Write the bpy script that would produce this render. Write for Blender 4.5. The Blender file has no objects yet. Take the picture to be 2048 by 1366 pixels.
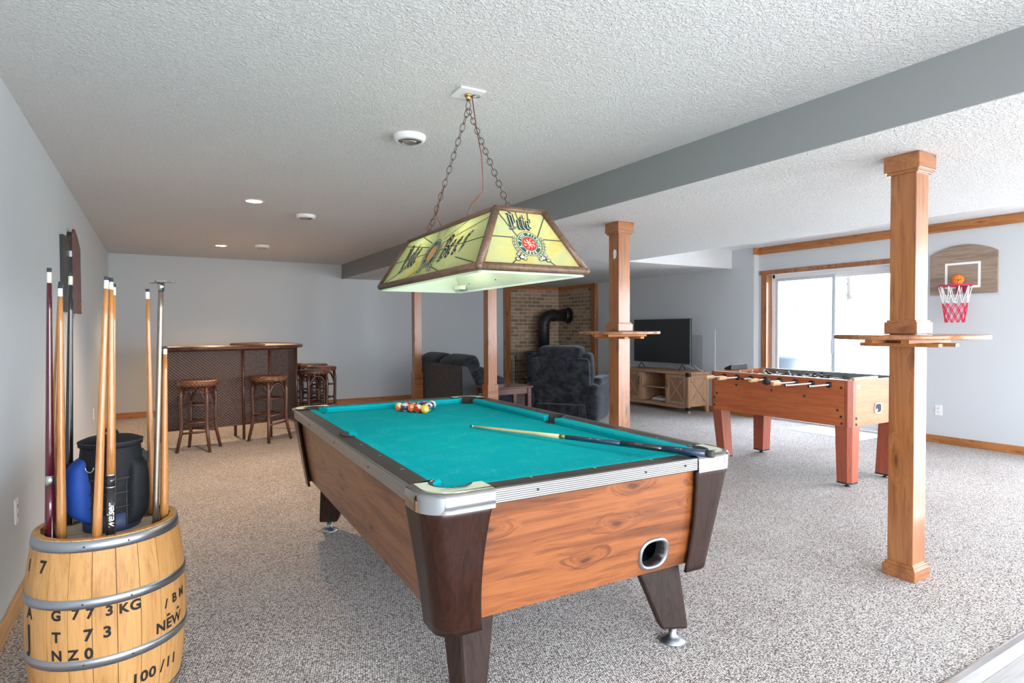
import bpy, math, random
from mathutils import Vector, Matrix, Euler
random.seed(7)
R = math.radians
PI = math.pi
scn = bpy.context.scene
col = scn.collection

# ------------------------------------------------------------------ camera
F_PX, YAW, PITCH, ROLL, CAM_Z = 1195.47, 0.53852, -0.0212215, -0.0040808, 1.31
def make_camera():
    fwd = Vector((math.sin(YAW)*math.cos(PITCH), math.cos(YAW)*math.cos(PITCH), math.sin(PITCH)))
    right = Vector((math.cos(YAW), -math.sin(YAW), 0))
    up = right.cross(fwd)
    r2 = right*math.cos(ROLL) + up*math.sin(ROLL)
    u2 = -right*math.sin(ROLL) + up*math.cos(ROLL)
    cam = bpy.data.cameras.new('camera'); o = bpy.data.objects.new('camera', cam); col.objects.link(o)
    m = Matrix((r2, u2, -fwd)).transposed().to_4x4(); m.translation = Vector((0, 0, CAM_Z))
    o.matrix_world = m
    cam.sensor_width = 36; cam.lens = F_PX/2048*36; cam.clip_start = 0.05; cam.clip_end = 300
    scn.camera = o
make_camera()

# ------------------------------------------------------------------ world, windows as portals, exposure
SKY = 9.0
w = bpy.data.worlds.new('world'); scn.world = w; w.use_nodes = True
wn = w.node_tree.nodes; wl = w.node_tree.links
for n in list(wn): wn.remove(n)
wo = wn.new('ShaderNodeOutputWorld'); bg = wn.new('ShaderNodeBackground')
tc = wn.new('ShaderNodeTexCoord'); sx = wn.new('ShaderNodeSeparateXYZ'); rp = wn.new('ShaderNodeValToRGB')
rp.color_ramp.elements[0].position = 0.45; rp.color_ramp.elements[0].color = (0.62, 0.62, 0.60, 1)
rp.color_ramp.elements[1].position = 0.56; rp.color_ramp.elements[1].color = (0.86, 0.94, 1.03, 1)
mp = wn.new('ShaderNodeMapRange'); mp.inputs[1].default_value = -1; mp.inputs[2].default_value = 1
wl.new(tc.outputs['Generated'], sx.inputs[0]); wl.new(sx.outputs[2], mp.inputs[0]); wl.new(mp.outputs[0], rp.inputs[0])
wl.new(rp.outputs[0], bg.inputs[0]); wl.new(bg.outputs[0], wo.inputs[0])
bg.inputs[1].default_value = SKY
scn.view_settings.view_transform = 'Standard'; scn.view_settings.look = 'None'
scn.view_settings.gamma = 1; scn.view_settings.use_curve_mapping = False
scn.view_settings.exposure = 1.02
scn.cycles.max_bounces = 10; scn.cycles.diffuse_bounces = 6; scn.cycles.glossy_bounces = 4
scn.cycles.sample_clamp_indirect = 6
scn.cycles.caustics_reflective = False; scn.cycles.caustics_refractive = False
def portal(loc, rot, sx, sy):
    l = bpy.data.lights.new('window_portal', 'AREA'); l.shape = 'RECTANGLE'; l.size = sx; l.size_y = sy
    o = bpy.data.objects.new('window_portal', l); col.objects.link(o)
    o.location = loc; o.rotation_euler = rot
    l.cycles.is_portal = True
# room constants
XL, XW, XT, YF = -0.575, 7.60, 7.49, 10.56
YB = -1.9
ZC, ZLOW = 2.445, 2.20
YJ = 5.67            # jog between window wall and television wall
portal((7.86, 4.70, 1.05), (0, R(90), 0), 2.1, 1.84)                 # patio door
BW = [(4.2, 7.1, 0.05, 2.10), (-0.45, 2.9, 0.25, 2.20)]  # left opening is unseen, added and widened for fill light
SIDE = (-1.55, 1.75, 0.05, 2.10)       # second glazed door on the window wall, beside the camera                   # windows behind the camera, the left one added for fill
for x0, x1, z0, z1 in BW:
    portal(((x0+x1)/2, YB-0.12, (z0+z1)/2), (R(90), 0, 0), x1-x0, z1-z0)

portal((XW+.22, (SIDE[0]+SIDE[1])/2, (SIDE[2]+SIDE[3])/2), (0, R(90), 0), SIDE[3]-SIDE[2], SIDE[1]-SIDE[0])

# ------------------------------------------------------------------ material helpers
MATS = {}
class NT:
    def __init__(s, name):
        s.m = bpy.data.materials.new(name); s.m.use_nodes = True
        s.n = s.m.node_tree.nodes; s.l = s.m.node_tree.links
        s.b = s.n['Principled BSDF']; s.out = s.n['Material Output']
        s.co = None
    def new(s, t, **k):
        n = s.n.new(t)
        for a, v in k.items(): setattr(n, a, v)
        return n
    def link(s, a, b): s.l.new(a, b)
    def coord(s, kind='Object', scale=(1, 1, 1), rot=(0, 0, 0), loc=(0, 0, 0)):
        t = s.new('ShaderNodeTexCoord'); m = s.new('ShaderNodeMapping')
        m.inputs['Scale'].default_value = scale; m.inputs['Rotation'].default_value = rot; m.inputs['Location'].default_value = loc
        s.link(t.outputs[kind], m.inputs[0]); return m.outputs[0]
    def noise(s, vec, scale=5, detail=4, rough=.5, dist=0):
        n = s.new('ShaderNodeTexNoise'); s.link(vec, n.inputs['Vector'])
        n.inputs['Scale'].default_value = scale; n.inputs['Detail'].default_value = detail
        n.inputs['Roughness'].default_value = rough; n.inputs['Distortion'].default_value = dist
        return n.outputs[0]
    def voro(s, vec, scale=5, feat='F1', rand=1, out='Distance'):
        n = s.new('ShaderNodeTexVoronoi'); n.feature = feat; s.link(vec, n.inputs['Vector'])
        n.inputs['Scale'].default_value = scale; n.inputs['Randomness'].default_value = rand
        return n.outputs[out]
    def ramp(s, fac, stops, interp='LINEAR'):
        n = s.new('ShaderNodeValToRGB'); cr = n.color_ramp; cr.interpolation = interp
        while len(cr.elements) < len(stops): cr.elements.new(.5)
        for e, (p, c) in zip(cr.elements, stops):
            e.position = p; e.color = (c[0], c[1], c[2], 1) if not isinstance(c, (int, float)) else (c, c, c, 1)
        s.link(fac, n.inputs[0]); return n.outputs[0]
    def mix(s, fac, a, b, mode='MIX'):
        n = s.new('ShaderNodeMix', data_type='RGBA', blend_type=mode)
        for v, i in ((fac, 0), (a, 6), (b, 7)):
            if isinstance(v, (int, float)): n.inputs[i].default_value = v
            elif isinstance(v, tuple): n.inputs[i].default_value = (*v, 1)
            else: s.link(v, n.inputs[i])
        return n.outputs[2]
    def math(s, op, a, b=0.0, clamp=False):
        n = s.new('ShaderNodeMath', operation=op, use_clamp=clamp)
        for v, i in ((a, 0), (b, 1)):
            if isinstance(v, (int, float)): n.inputs[i].default_value = v
            else: s.link(v, n.inputs[i])
        return n.outputs[0]
    def bump(s, h, strength=.3, dist=.01):
        n = s.new('ShaderNodeBump'); n.inputs['Strength'].default_value = strength; n.inputs['Distance'].default_value = dist
        s.link(h, n.inputs['Height']); s.link(n.outputs[0], s.b.inputs['Normal']); return n
    def set(s, color=None, rough=None, metal=None, spec=None, **k):
        if color is not None:
            if isinstance(color, tuple): s.b.inputs['Base Color'].default_value = (*color, 1)
            else: s.link(color, s.b.inputs['Base Color'])
        if rough is not None:
            if isinstance(rough, (int, float)): s.b.inputs['Roughness'].default_value = rough
            else: s.link(rough, s.b.inputs['Roughness'])
        if metal is not None: s.b.inputs['Metallic'].default_value = metal
        if spec is not None: s.b.inputs['Specular IOR Level'].default_value = spec
        for a, v in k.items(): s.b.inputs[a].default_value = v
        return s.m

def plain(name, c, rough=.5, metal=0, var=.12, scale=40, bump=.0, spec=None, coat=0):
    if name in MATS: return MATS[name]
    t = NT(name); v = t.coord()
    n = t.noise(v, scale, 3)
    cc = t.mix(n, tuple(x*(1-var) for x in c), tuple(min(1, x*(1+var)) for x in c))
    t.set(cc, rough, metal, spec)
    if coat: t.b.inputs['Coat Weight'].default_value = coat
    if bump: t.bump(n, bump, .004)
    MATS[name] = t.m; return t.m

def wood(name, light, mid, dark, axis=2, scale=1.0, rough=.45, knots=.5, contrast=1.0, coat=.0, kscale=2.2, seed=0, planks=None):
    """grain runs along axis; knots are dark with rings around them"""
    if name in MATS: return MATS[name]
    t = NT(name)
    sc = [9*scale]*3; sc[axis] = 0.55*scale
    v = t.coord(scale=tuple(sc), loc=(seed*1.7, seed*.9, seed*2.3))
    raw = t.coord(); s3 = t.new('ShaderNodeSeparateXYZ'); t.link(raw, s3.inputs[0])
    oth = [i for i in range(3) if i != axis]
    warp = t.math('MULTIPLY', t.noise(raw, 7, 2), .05)
    across = t.math('ADD', t.math('ADD', s3.outputs[oth[0]], s3.outputs[oth[1]]), warp)
    k2 = t.new('ShaderNodeCombineXYZ')
    t.link(t.math('ADD', t.math('MULTIPLY', s3.outputs[axis], kscale*.95), seed*3.1), k2.inputs[0]); t.link(t.math('ADD', t.math('MULTIPLY', across, kscale*3.4), seed*1.7), k2.inputs[1])
    kv = k2.outputs[0]
    def v2(out):
        n = t.new('ShaderNodeTexVoronoi'); n.voronoi_dimensions = '2D'; t.link(kv, n.inputs['Vector']); n.inputs['Scale'].default_value = 1.0; return n.outputs[out]
    kd = v2('Distance')
    selk = t.new('ShaderNodeSeparateColor'); t.link(v2('Color'), selk.inputs[0]); on = t.math('LESS_THAN', selk.outputs[0], knots)
    kr = t.math('MULTIPLY', t.ramp(kd, [(0.0, 1.0), (0.10, .55), (0.30, 0.0)]), on)
    add = t.new('ShaderNodeVectorMath', operation='MULTIPLY_ADD')
    kc = t.new('ShaderNodeCombineXYZ')
    for i in range(3): t.link(kr, kc.inputs[i])
    t.link(kc.outputs[0], add.inputs[0]); add.inputs[1].default_value = (2.4*knots,)*3; t.link(v, add.inputs[2])
    g = t.noise(add.outputs[0], 1.0, 5, .6, 1.6)
    fine = t.noise(v, 7.0, 3, .7, .3)
    c = t.ramp(g, [(0.30+.05*(contrast-1), dark), (0.43+.03*(contrast-1), mid), (0.56, light), (.66, mid), (.74, light)])
    c = t.mix(.35, c, t.ramp(fine, [(.3, mid), (.7, light)]), 'MIX')
    c = t.mix(t.math('MULTIPLY', t.ramp(fine, [(.36, 1.0), (.46, 0.0)]), .35), c, dark)
    if knots > 0:
        kk = t.ramp(kd, [(0.0, 1.0), (0.035, .95), (0.07, .35), (.14, 0.0)])
        kk = t.math('MULTIPLY', kk, on)
        c = t.mix(kk, c, tuple(x*.45 for x in dark))
        c = t.mix(t.math('MULTIPLY', kr, .35), c, mid)
    t.set(c, rough)
    if coat: t.b.inputs['Coat Weight'].default_value = coat; t.b.inputs['Coat Roughness'].default_value = .15
    t.bump(fine, .12, .002)
    MATS[name] = t.m; return t.m

def m_wall(name='wall_paint', c=(.545, .575, .60)):
    if name in MATS: return MATS[name]
    t = NT(name); v = t.coord()
    n = t.noise(v, 140, 3, .6)
    t.set(t.mix(t.noise(v, 1.3, 2), c, tuple(x*1.03 for x in c)), .62, spec=.25); t.bump(n, .08, .003)
    MATS[name] = t.m; return t.m
def m_ceiling(name='ceiling_texture', c=(.765, .765, .775), s=.8):
    t = NT(name); v = t.coord()
    a = t.noise(v, 130, 4, .65, .4); b = t.ramp(t.noise(v, 62, 3, .6, .6), [(.42, 0.0), (.6, 1.0)])
    h = t.mix(.5, a, b)
    t.set(t.mix(h, tuple(x*.93 for x in c), c), .85, spec=.1); t.bump(h, s, .012)
    return t.m
def m_carpet():
    t = NT('berber_carpet'); v = t.coord(scale=(1, 1, 1), rot=(0, 0, R(18)))
    wv = t.noise(v, 22, 2)
    add = t.new('ShaderNodeVectorMath', operation='MULTIPLY_ADD'); cb = t.new('ShaderNodeCombineXYZ')
    t.link(wv, cb.inputs[0]); t.link(wv, cb.inputs[1])
    t.link(cb.outputs[0], add.inputs[0]); add.inputs[1].default_value = (.006, .006, 0); t.link(v, add.inputs[2])
    m2 = t.new('ShaderNodeMapping'); m2.inputs['Scale'].default_value = (1.0, 1.45, 0.2); t.link(add.outputs[0], m2.inputs[0])
    d = t.voro(m2.outputs[0], 112, rand=.5)
    cell = t.voro(m2.outputs[0], 112, rand=.5, out='Color')
    sp = t.new('ShaderNodeSeparateColor'); t.link(cell, sp.inputs[0])
    loop = t.ramp(d, [(.40, 1.0), (.72, .0)])
    base = t.ramp(sp.outputs[0], [(.0, (.68, .60, .55)), (.35, (.82, .76, .72)), (.8, (.92, .88, .86)), (1, (.76, .68, .63))])
    c = t.mix(t.math('SUBTRACT', 1.0, loop), base, (.155, .115, .098))
    c = t.mix(t.math('MULTIPLY', t.math('LESS_THAN', sp.outputs[1], .13), .72), c, (.15, .10, .085))
    c = t.mix(.16, c, t.ramp(t.noise(v, 1.6, 3), [(.3, (.45, .40, .37)), (.7, (.80, .77, .75))]))
    t.set(c, .92, spec=.08); t.bump(loop, 1.0, .008)
    return t.m
def m_brick():
    t = NT('brick_wall'); tcn = t.new('ShaderNodeTexCoord'); s = t.new('ShaderNodeSeparateXYZ'); t.link(tcn.outputs['Object'], s.inputs[0])
    cb = t.new('ShaderNodeCombineXYZ'); t.link(t.math('ADD', s.outputs[0], s.outputs[1]), cb.inputs[0]); t.link(s.outputs[2], cb.inputs[1])
    b = t.new('ShaderNodeTexBrick'); t.link(cb.outputs[0], b.inputs['Vector'])
    b.inputs['Scale'].default_value = 1; b.inputs['Brick Width'].default_value = .215; b.inputs['Row Height'].default_value = .076
    b.inputs['Mortar Size'].default_value = .008; b.inputs['Mortar Smooth'].default_value = .2
    b.inputs['Color1'].default_value = (.48, .33, .22, 1); b.inputs['Color2'].default_value = (.15, .088, .055, 1); b.inputs['Mortar'].default_value = (.66, .57, .46, 1)
    b.inputs['Bias'].default_value = -.25
    n = t.noise(cb.outputs[0], 22, 5, .7)
    c = t.mix(.5, b.outputs[0], t.ramp(n, [(.3, (.45, .40, .34)), (.7, (.95, .92, .88))]), 'MULTIPLY')
    c = t.mix(.12, c, (.46, .39, .31))
    t.set(c, .9); t.bump(t.math('SUBTRACT', t.math('MULTIPLY', n, .3), b.outputs['Fac']), .6, .008)
    return t.m
def m_fabric(name, c1, c2, scale=9):
    t = NT(name); v = t.coord()
    n = t.ramp(t.noise(v, scale, 3, .55, .9), [(.36, c1), (.66, c2)])
    f = t.noise(v, 260, 2)
    t.set(t.mix(.25, n, t.ramp(f, [(.3, c1), (.7, c2)])), .95, spec=.15)
    t.b.inputs['Sheen Weight'].default_value = .35; t.b.inputs['Sheen Roughness'].default_value = .4
    t.b.inputs['Sheen Tint'].default_value = (.55, .6, .68, 1)
    t.bump(t.mix(.3, t.noise(v, 14, 3), f), .5, .012)
    return t.m
def m_felt():
    t = NT('teal_felt'); v = t.coord()
    spk = t.ramp(t.noise(v, 190, 2, .7), [(.53, 0.0), (.66, 1.0)])
    pat = t.ramp(t.noise(v, 6.5, 5, .7, .6), [(.47, 0.0), (.72, 1.0)])
    fac = t.math('MULTIPLY', spk, t.math('ADD', t.math('MULTIPLY', pat, .75), .04))
    c = t.mix(t.noise(v, 3, 3), (.000, .325, .370), (.000, .375, .420))
    t.set(t.mix(fac, c, (.16, .55, .55)), .95, spec=.05)
    t.bump(t.noise(v, 900, 2), .1, .001)
    return t.m
def m_ribbed(name, axis=2, freq=520, c=(.46, .45, .44), rough=.34):
    t = NT(name); tcn = t.new('ShaderNodeTexCoord'); s = t.new('ShaderNodeSeparateXYZ'); t.link(tcn.outputs['Object'], s.inputs[0])
    sn = t.math('SINE', t.math('MULTIPLY', s.outputs[axis], freq))
    t.set(t.mix(t.math('MULTIPLY', t.math('ADD', sn, 1.0), .5), tuple(x*.45 for x in c), c), rough, .75); t.bump(sn, .5, .0015)
    return t.m
def m_weave(name, c1, c2):
    t = NT(name); tcn = t.new('ShaderNodeTexCoord'); s = t.new('ShaderNodeSeparateXYZ'); t.link(tcn.outputs['Object'], s.inputs[0])
    h = t.math('ADD', s.outputs[0], t.math('MULTIPLY', s.outputs[1], 1.0))
    a = t.math('SINE', t.math('MULTIPLY', h, 150)); b = t.math('SINE', t.math('MULTIPLY', s.outputs[2], 190))
    wv = t.math('MULTIPLY', a, b)
    f = t.math('ADD', t.math('MULTIPLY', wv, .5), .5)
    t.set(t.mix(f, c1, c2), .38, spec=.6); t.bump(f, .9, .006)
    return t.m

# palette (linear)
M = {}
M['wall'] = m_wall()
M['ceil'] = m_ceiling()
M['carpet'] = m_carpet()
M['beam'] = m_wall('wall_paint_shaded', (.26, .275, .28))  # wall grey darkened, the beam's shade put into the colour
M['pine_x'] = wood('pine_x', (.47, .20, .062), (.37, .135, .038), (.19, .058, .016), 0, knots=.5, kscale=2.5)
M['pine_y'] = wood('pine_y', (.47, .20, .062), (.37, .135, .038), (.19, .058, .016), 1, knots=.5, kscale=2.5, seed=2)
M['pine_z'] = wood('pine_z', (.37, .145, .046), (.25, .083, .024), (.095, .026, .008), 2, knots=.45, kscale=1.8, seed=4, coat=.8, rough=.38, contrast=1.2)
M['band'] = wood('post_band_wood', (.37, .145, .046), (.26, .088, .025), (.11, .03, .009), 0, knots=.3, kscale=3, seed=6, coat=.8, rough=.36)
M['pine_lit'] = wood('pine_y_lit', (.62, .36, .16), (.52, .27, .11), (.30, .13, .045), 1, knots=.4, kscale=2.5, seed=2)  # lighter copy of the pine, bright light on the left baseboard painted in
M['shelfwood'] = wood('ledge_wood', (.42, .18, .07), (.30, .11, .04), (.15, .05, .02), 0, knots=.0, rough=.25, coat=.6, seed=3)
M['pool_x'] = wood('table_hickory_x', (.31, .100, .028), (.19, .052, .014), (.045, .011, .004), 0, scale=1.0, knots=.75, kscale=2.4, contrast=2.0, seed=1, coat=.2)
M['pool_y'] = wood('table_hickory_y', (.31, .135, .060), (.20, .078, .032), (.05, .017, .008), 1, contrast=1.8, scale=1.0, knots=.75, kscale=2.2, seed=5, coat=.2)
M['rail'] = wood('rail_laminate', (.062, .052, .044), (.038, .031, .026), (.018, .014, .012), 1, knots=0, rough=.32, seed=7)
M['railx'] = wood('rail_laminate_x', (.062, .052, .044), (.038, .031, .026), (.018, .014, .012), 0, knots=0, rough=.32, seed=7)
M['darkleg'] = wood('dark_leg', (.040, .022, .017), (.024, .013, .010), (.010, .005, .004), 2, knots=0, rough=.5, seed=8, scale=3)
M['mahog'] = wood('mahogany_cover', (.034, .011, .006), (.022, .007, .004), (.010, .003, .002), 2, knots=0, rough=.26, coat=.12, seed=9, scale=3)
M['felt'] = m_felt()
M['ribz'] = m_ribbed('ribbed_aluminium', 2, 900)
M['chrome'] = plain('chrome', (.40, .40, .40), .08, 1, .05, 12)
M['steel'] = plain('steel', (.42, .45, .49), .36, 1, .25, 9)
M['alu'] = plain('aluminium', (.62, .62, .61), .32, 1, .08)
M['black'] = plain('black_plastic', (.014, .014, .016), .38, 0, .2)
M['rubber'] = plain('black_rubber', (.02, .02, .02), .7, 0, .2)
M['white'] = plain('white_plastic', (.80, .80, .80), .4, 0, .04)
M['whitepaint'] = plain('white_paint', (.82, .83, .85), .45, 0, .03)
M['cream'] = plain('cream_casting', (.62, .64, .50), .5, 0, .25, 160, .2)
M['ivory'] = plain('ivory_ferrule', (.66, .66, .56), .35, 0, .08)
M['cue'] = wood('cue_maple', (.52, .24, .075), (.40, .16, .042), (.24, .08, .02), 2, knots=0, rough=.25, coat=.6, seed=2, scale=4)
M['cuepale'] = plain('pale_maple', (.66, .53, .30), .3, 0, .08, coat=.4)
M['cuered'] = plain('cue_burgundy', (.075, .005, .014), .2, 0, .15, coat=.6)
M['cueblack'] = plain('cue_black', (.012, .012, .016), .18, 0, .2, coat=.6)
M['cueblue'] = plain('cue_navy', (.012, .035, .07), .3, 0, .3, coat=.5)
M['tip'] = plain('leather_tip', (.03, .04, .05), .9)
M['oak'] = wood('barrel_oak', (.56, .30, .105), (.46, .225, .070), (.28, .12, .035), 2, knots=.25, kscale=2.0, rough=.6, seed=11, scale=1.6)
M['oakhead'] = wood('barrel_head_oak', (.55, .43, .29), (.46, .34, .21), (.26, .17, .10), 0, knots=.1, rough=.75, seed=12, scale=1.6)
M['gap'] = plain('dark_gap', (.10, .05, .02), .9)
M['ink'] = plain('stencil_ink', (.012, .008, .007), .8, 0, .5)
M['rattan'] = m_weave('woven_rattan', (.022, .009, .006), (.125, .060, .040))
M['cane'] = wood('cane_pole', (.115, .045, .024), (.078, .028, .015), (.035, .011, .006), 2, knots=0, rough=.35, coat=.3, seed=13)
M['seatweave'] = m_weave('seat_weave', (.06, .018, .008), (.24, .095, .042))
M['bartop'] = plain('bar_top_tan', (.50, .42, .34), .3)
M['plush'] = m_fabric('charcoal_plush', (.007, .008, .010), (.045, .048, .056))
M['plushb'] = m_fabric('brown_grey_chenille', (.030, .026, .022), (.085, .076, .068), 26)
M['foos'] = wood('foosball_laminate', (.50, .145, .050), (.40, .10, .034), (.27, .062, .020), 1, knots=0, rough=.42, seed=15, scale=1.6)
M['foosx'] = wood('foosball_laminate_x', (.46, .145, .042), (.37, .105, .030), (.24, .06, .018), 0, knots=0, rough=.42, seed=16, scale=1.6)
M['foosleg'] = wood('foosball_leg', (.36, .09, .045), (.28, .065, .034), (.18, .038, .022), 2, knots=0, rough=.42, seed=17, scale=2)
M['handle'] = wood('turned_handle', (.72, .48, .26), (.60, .36, .17), (.28, .12, .05), 0, knots=0, seed=18, scale=3)
M['oakgrey'] = wood('rustic_oak', (.48, .29, .175), (.37, .21, .12), (.19, .10, .055), 0, knots=.2, rough=.6, seed=19, scale=1.4)
M['oakgreyz'] = wood('rustic_oak_z', (.48, .29, .175), (.37, .21, .12), (.19, .10, .055), 2, knots=.2, rough=.6, seed=20, scale=1.4)
M['screen'] = plain('tv_screen', (.010, .012, .014), .16, 0, .2)
M['brick'] = m_brick(); M['polealu'] = plain('worn_bronze_pole', (.26, .21, .165), .35, .8, .2)
M['iron'] = plain('black_iron', (.014, .013, .014), .5, 0, .3, 30, .1)
M['stovemetal'] = plain('stove_trim', (.30, .28, .24), .4, .6, .2)
M['boardwood'] = wood('weathered_board', (.34, .26, .20), (.24, .175, .13), (.11, .07, .05), 1, knots=.2, rough=.8, seed=22, scale=1.3)
M['redsteel'] = plain('red_steel', (.42, .02, .07), .35)
M['netwhite'] = plain('net_white', (.80, .80, .82), .8)
M['netpink'] = plain('net_pink', (.72, .01, .07), .8)
M['orange'] = plain('orange_rubber', (.85, .20, .02), .55, 0, .08)
M['endtable'] = wood('end_table_cherry', (.10, .028, .016), (.065, .018, .012), (.03, .008, .006), 0, knots=0, rough=.22, coat=.5, seed=24)
M['bagblack'] = plain('bag_black_vinyl', (.009, .010, .012), .62, 0, .3, 26, .6, spec=.2)
M['bagblue'] = plain('bag_blue_nylon', (.002, .045, .28), .65, 0, .35, 22, .5)
M['bagnavy'] = plain('bag_navy', (.016, .030, .085), .6, 0, .2)
M['laminate'] = wood('grey_laminate_floor', (.48, .46, .45), (.38, .36, .355), (.25, .23, .23), 0, knots=.1, rough=.4, seed=25)
M['glasstrim'] = plain('window_vinyl', (.55, .60, .67), .4, 0, .03)
M['concrete'] = plain('patio_concrete', (.62, .61, .58), .8, 0, .08, 6)
M['fence'] = wood('fence_boards', (.30, .30, .30), (.24, .24, .25), (.09, .10, .12), 2, knots=0, rough=.9, seed=26, scale=.9)
M['pot'] = plain('planter_grey', (.055, .065, .078), .5, 0, .2)
M['leaf'] = plain('shrub_leaf', (.06, .08, .05), .8, 0, .4)
M['bark'] = plain('bark', (.07, .06, .055), .9, 0, .3)
def m_liner():
    t = NT('mint_liner'); c = t.mix(t.noise(t.coord(), 4, 2), (.72, .84, .72), (.76, .88, .77)); t.set(c, .45)
    tr = t.new('ShaderNodeBsdfTranslucent'); t.link(c, tr.inputs[0]); mx = t.new('ShaderNodeMixShader'); mx.inputs[0].default_value = .4
    t.link(t.b.outputs[0], mx.inputs[1]); t.link(tr.outputs[0], mx.inputs[2]); t.link(mx.outputs[0], t.out.inputs[0])
    return t.m
M['mint'] = m_liner()
M['lampframe'] = wood('lamp_frame', (.17, .098, .058), (.105, .057, .032), (.035, .017, .009), 1, knots=0, rough=.4, seed=27, scale=3.5)
M['logodark'] = plain('logo_navy', (.016, .030, .038), .5)
M['logogreen'] = plain('logo_green', (.01, .07, .065), .5)
M['logolight'] = plain('logo_cream', (.66, .66, .42), .5)
M['logored'] = plain('logo_red', (.62, .02, .025), .5)
M['logoorange'] = plain('logo_orange', (.85, .33, .05), .5)
M['chain'] = plain('chain_bronze', (.13, .10, .085), .4, .8)
M['brass'] = plain('brass', (.55, .38, .16), .3, .9)
M['cordbrown'] = plain('lamp_cord', (.20, .055, .035), .5)
def m_lamp_panel():
    t = NT('stained_glass_panel'); v = t.coord()
    c = t.ramp(t.noise(v, 3.2, 4, .55, 1.5), [(.30, (.66, .52, .13)), (.46, (.68, .62, .28)), (.60, (.58, .60, .33)), (.8, (.78, .70, .46))])
    t.set(c, .3); t.b.inputs['Coat Weight'].default_value = .3
    tr = t.new('ShaderNodeBsdfTranslucent'); t.link(c, tr.inputs[0]); mx = t.new('ShaderNodeMixShader'); mx.inputs[0].default_value = .5
    t.link(t.b.outputs[0], mx.inputs[1]); t.link(tr.outputs[0], mx.inputs[2]); t.link(mx.outputs[0], t.out.inputs[0])
    return t.m
M['panel'] = m_lamp_panel()
def m_glass():
    t = NT('window_glass')
    tr = t.new('ShaderNodeBsdfTransparent'); gl = t.new('ShaderNodeBsdfGlossy'); gl.inputs['Roughness'].default_value = .02
    gl.inputs[0].default_value = (.9, .95, 1, 1)
    mx = t.new('ShaderNodeMixShader'); fr = t.new('ShaderNodeFresnel'); fr.inputs[0].default_value = 1.2
    n = t.noise(t.coord(), 3, 2); t.link(t.mix(n, (.97, .98, 1.0), (.94, .97, 1.0)), tr.inputs[0])
    t.link(fr.outputs[0], mx.inputs[0]); t.link(tr.outputs[0], mx.inputs[1]); t.link(gl.outputs[0], mx.inputs[2])
    t.link(mx.outputs[0], t.out.inputs[0]); return t.m
M['glass'] = m_glass()
def m_emit(name, c, s):
    t = NT(name); t.set((.8, .8, .8)); t.b.inputs['Emission Color'].default_value = (*c, 1); t.b.inputs['Emission Strength'].default_value = s; return t.m
M['lampbulb'] = m_emit('shade_bulb', (1, .9, .75), 3)
M['bulb'] = m_emit('lamp_lens', (1, .82, .55), 14)

for k_ in ('mahog', 'darkleg', 'bagblack', 'rail', 'railx'): M[k_].node_tree.nodes['Principled BSDF'].inputs['Specular IOR Level'].default_value = .2
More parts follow.
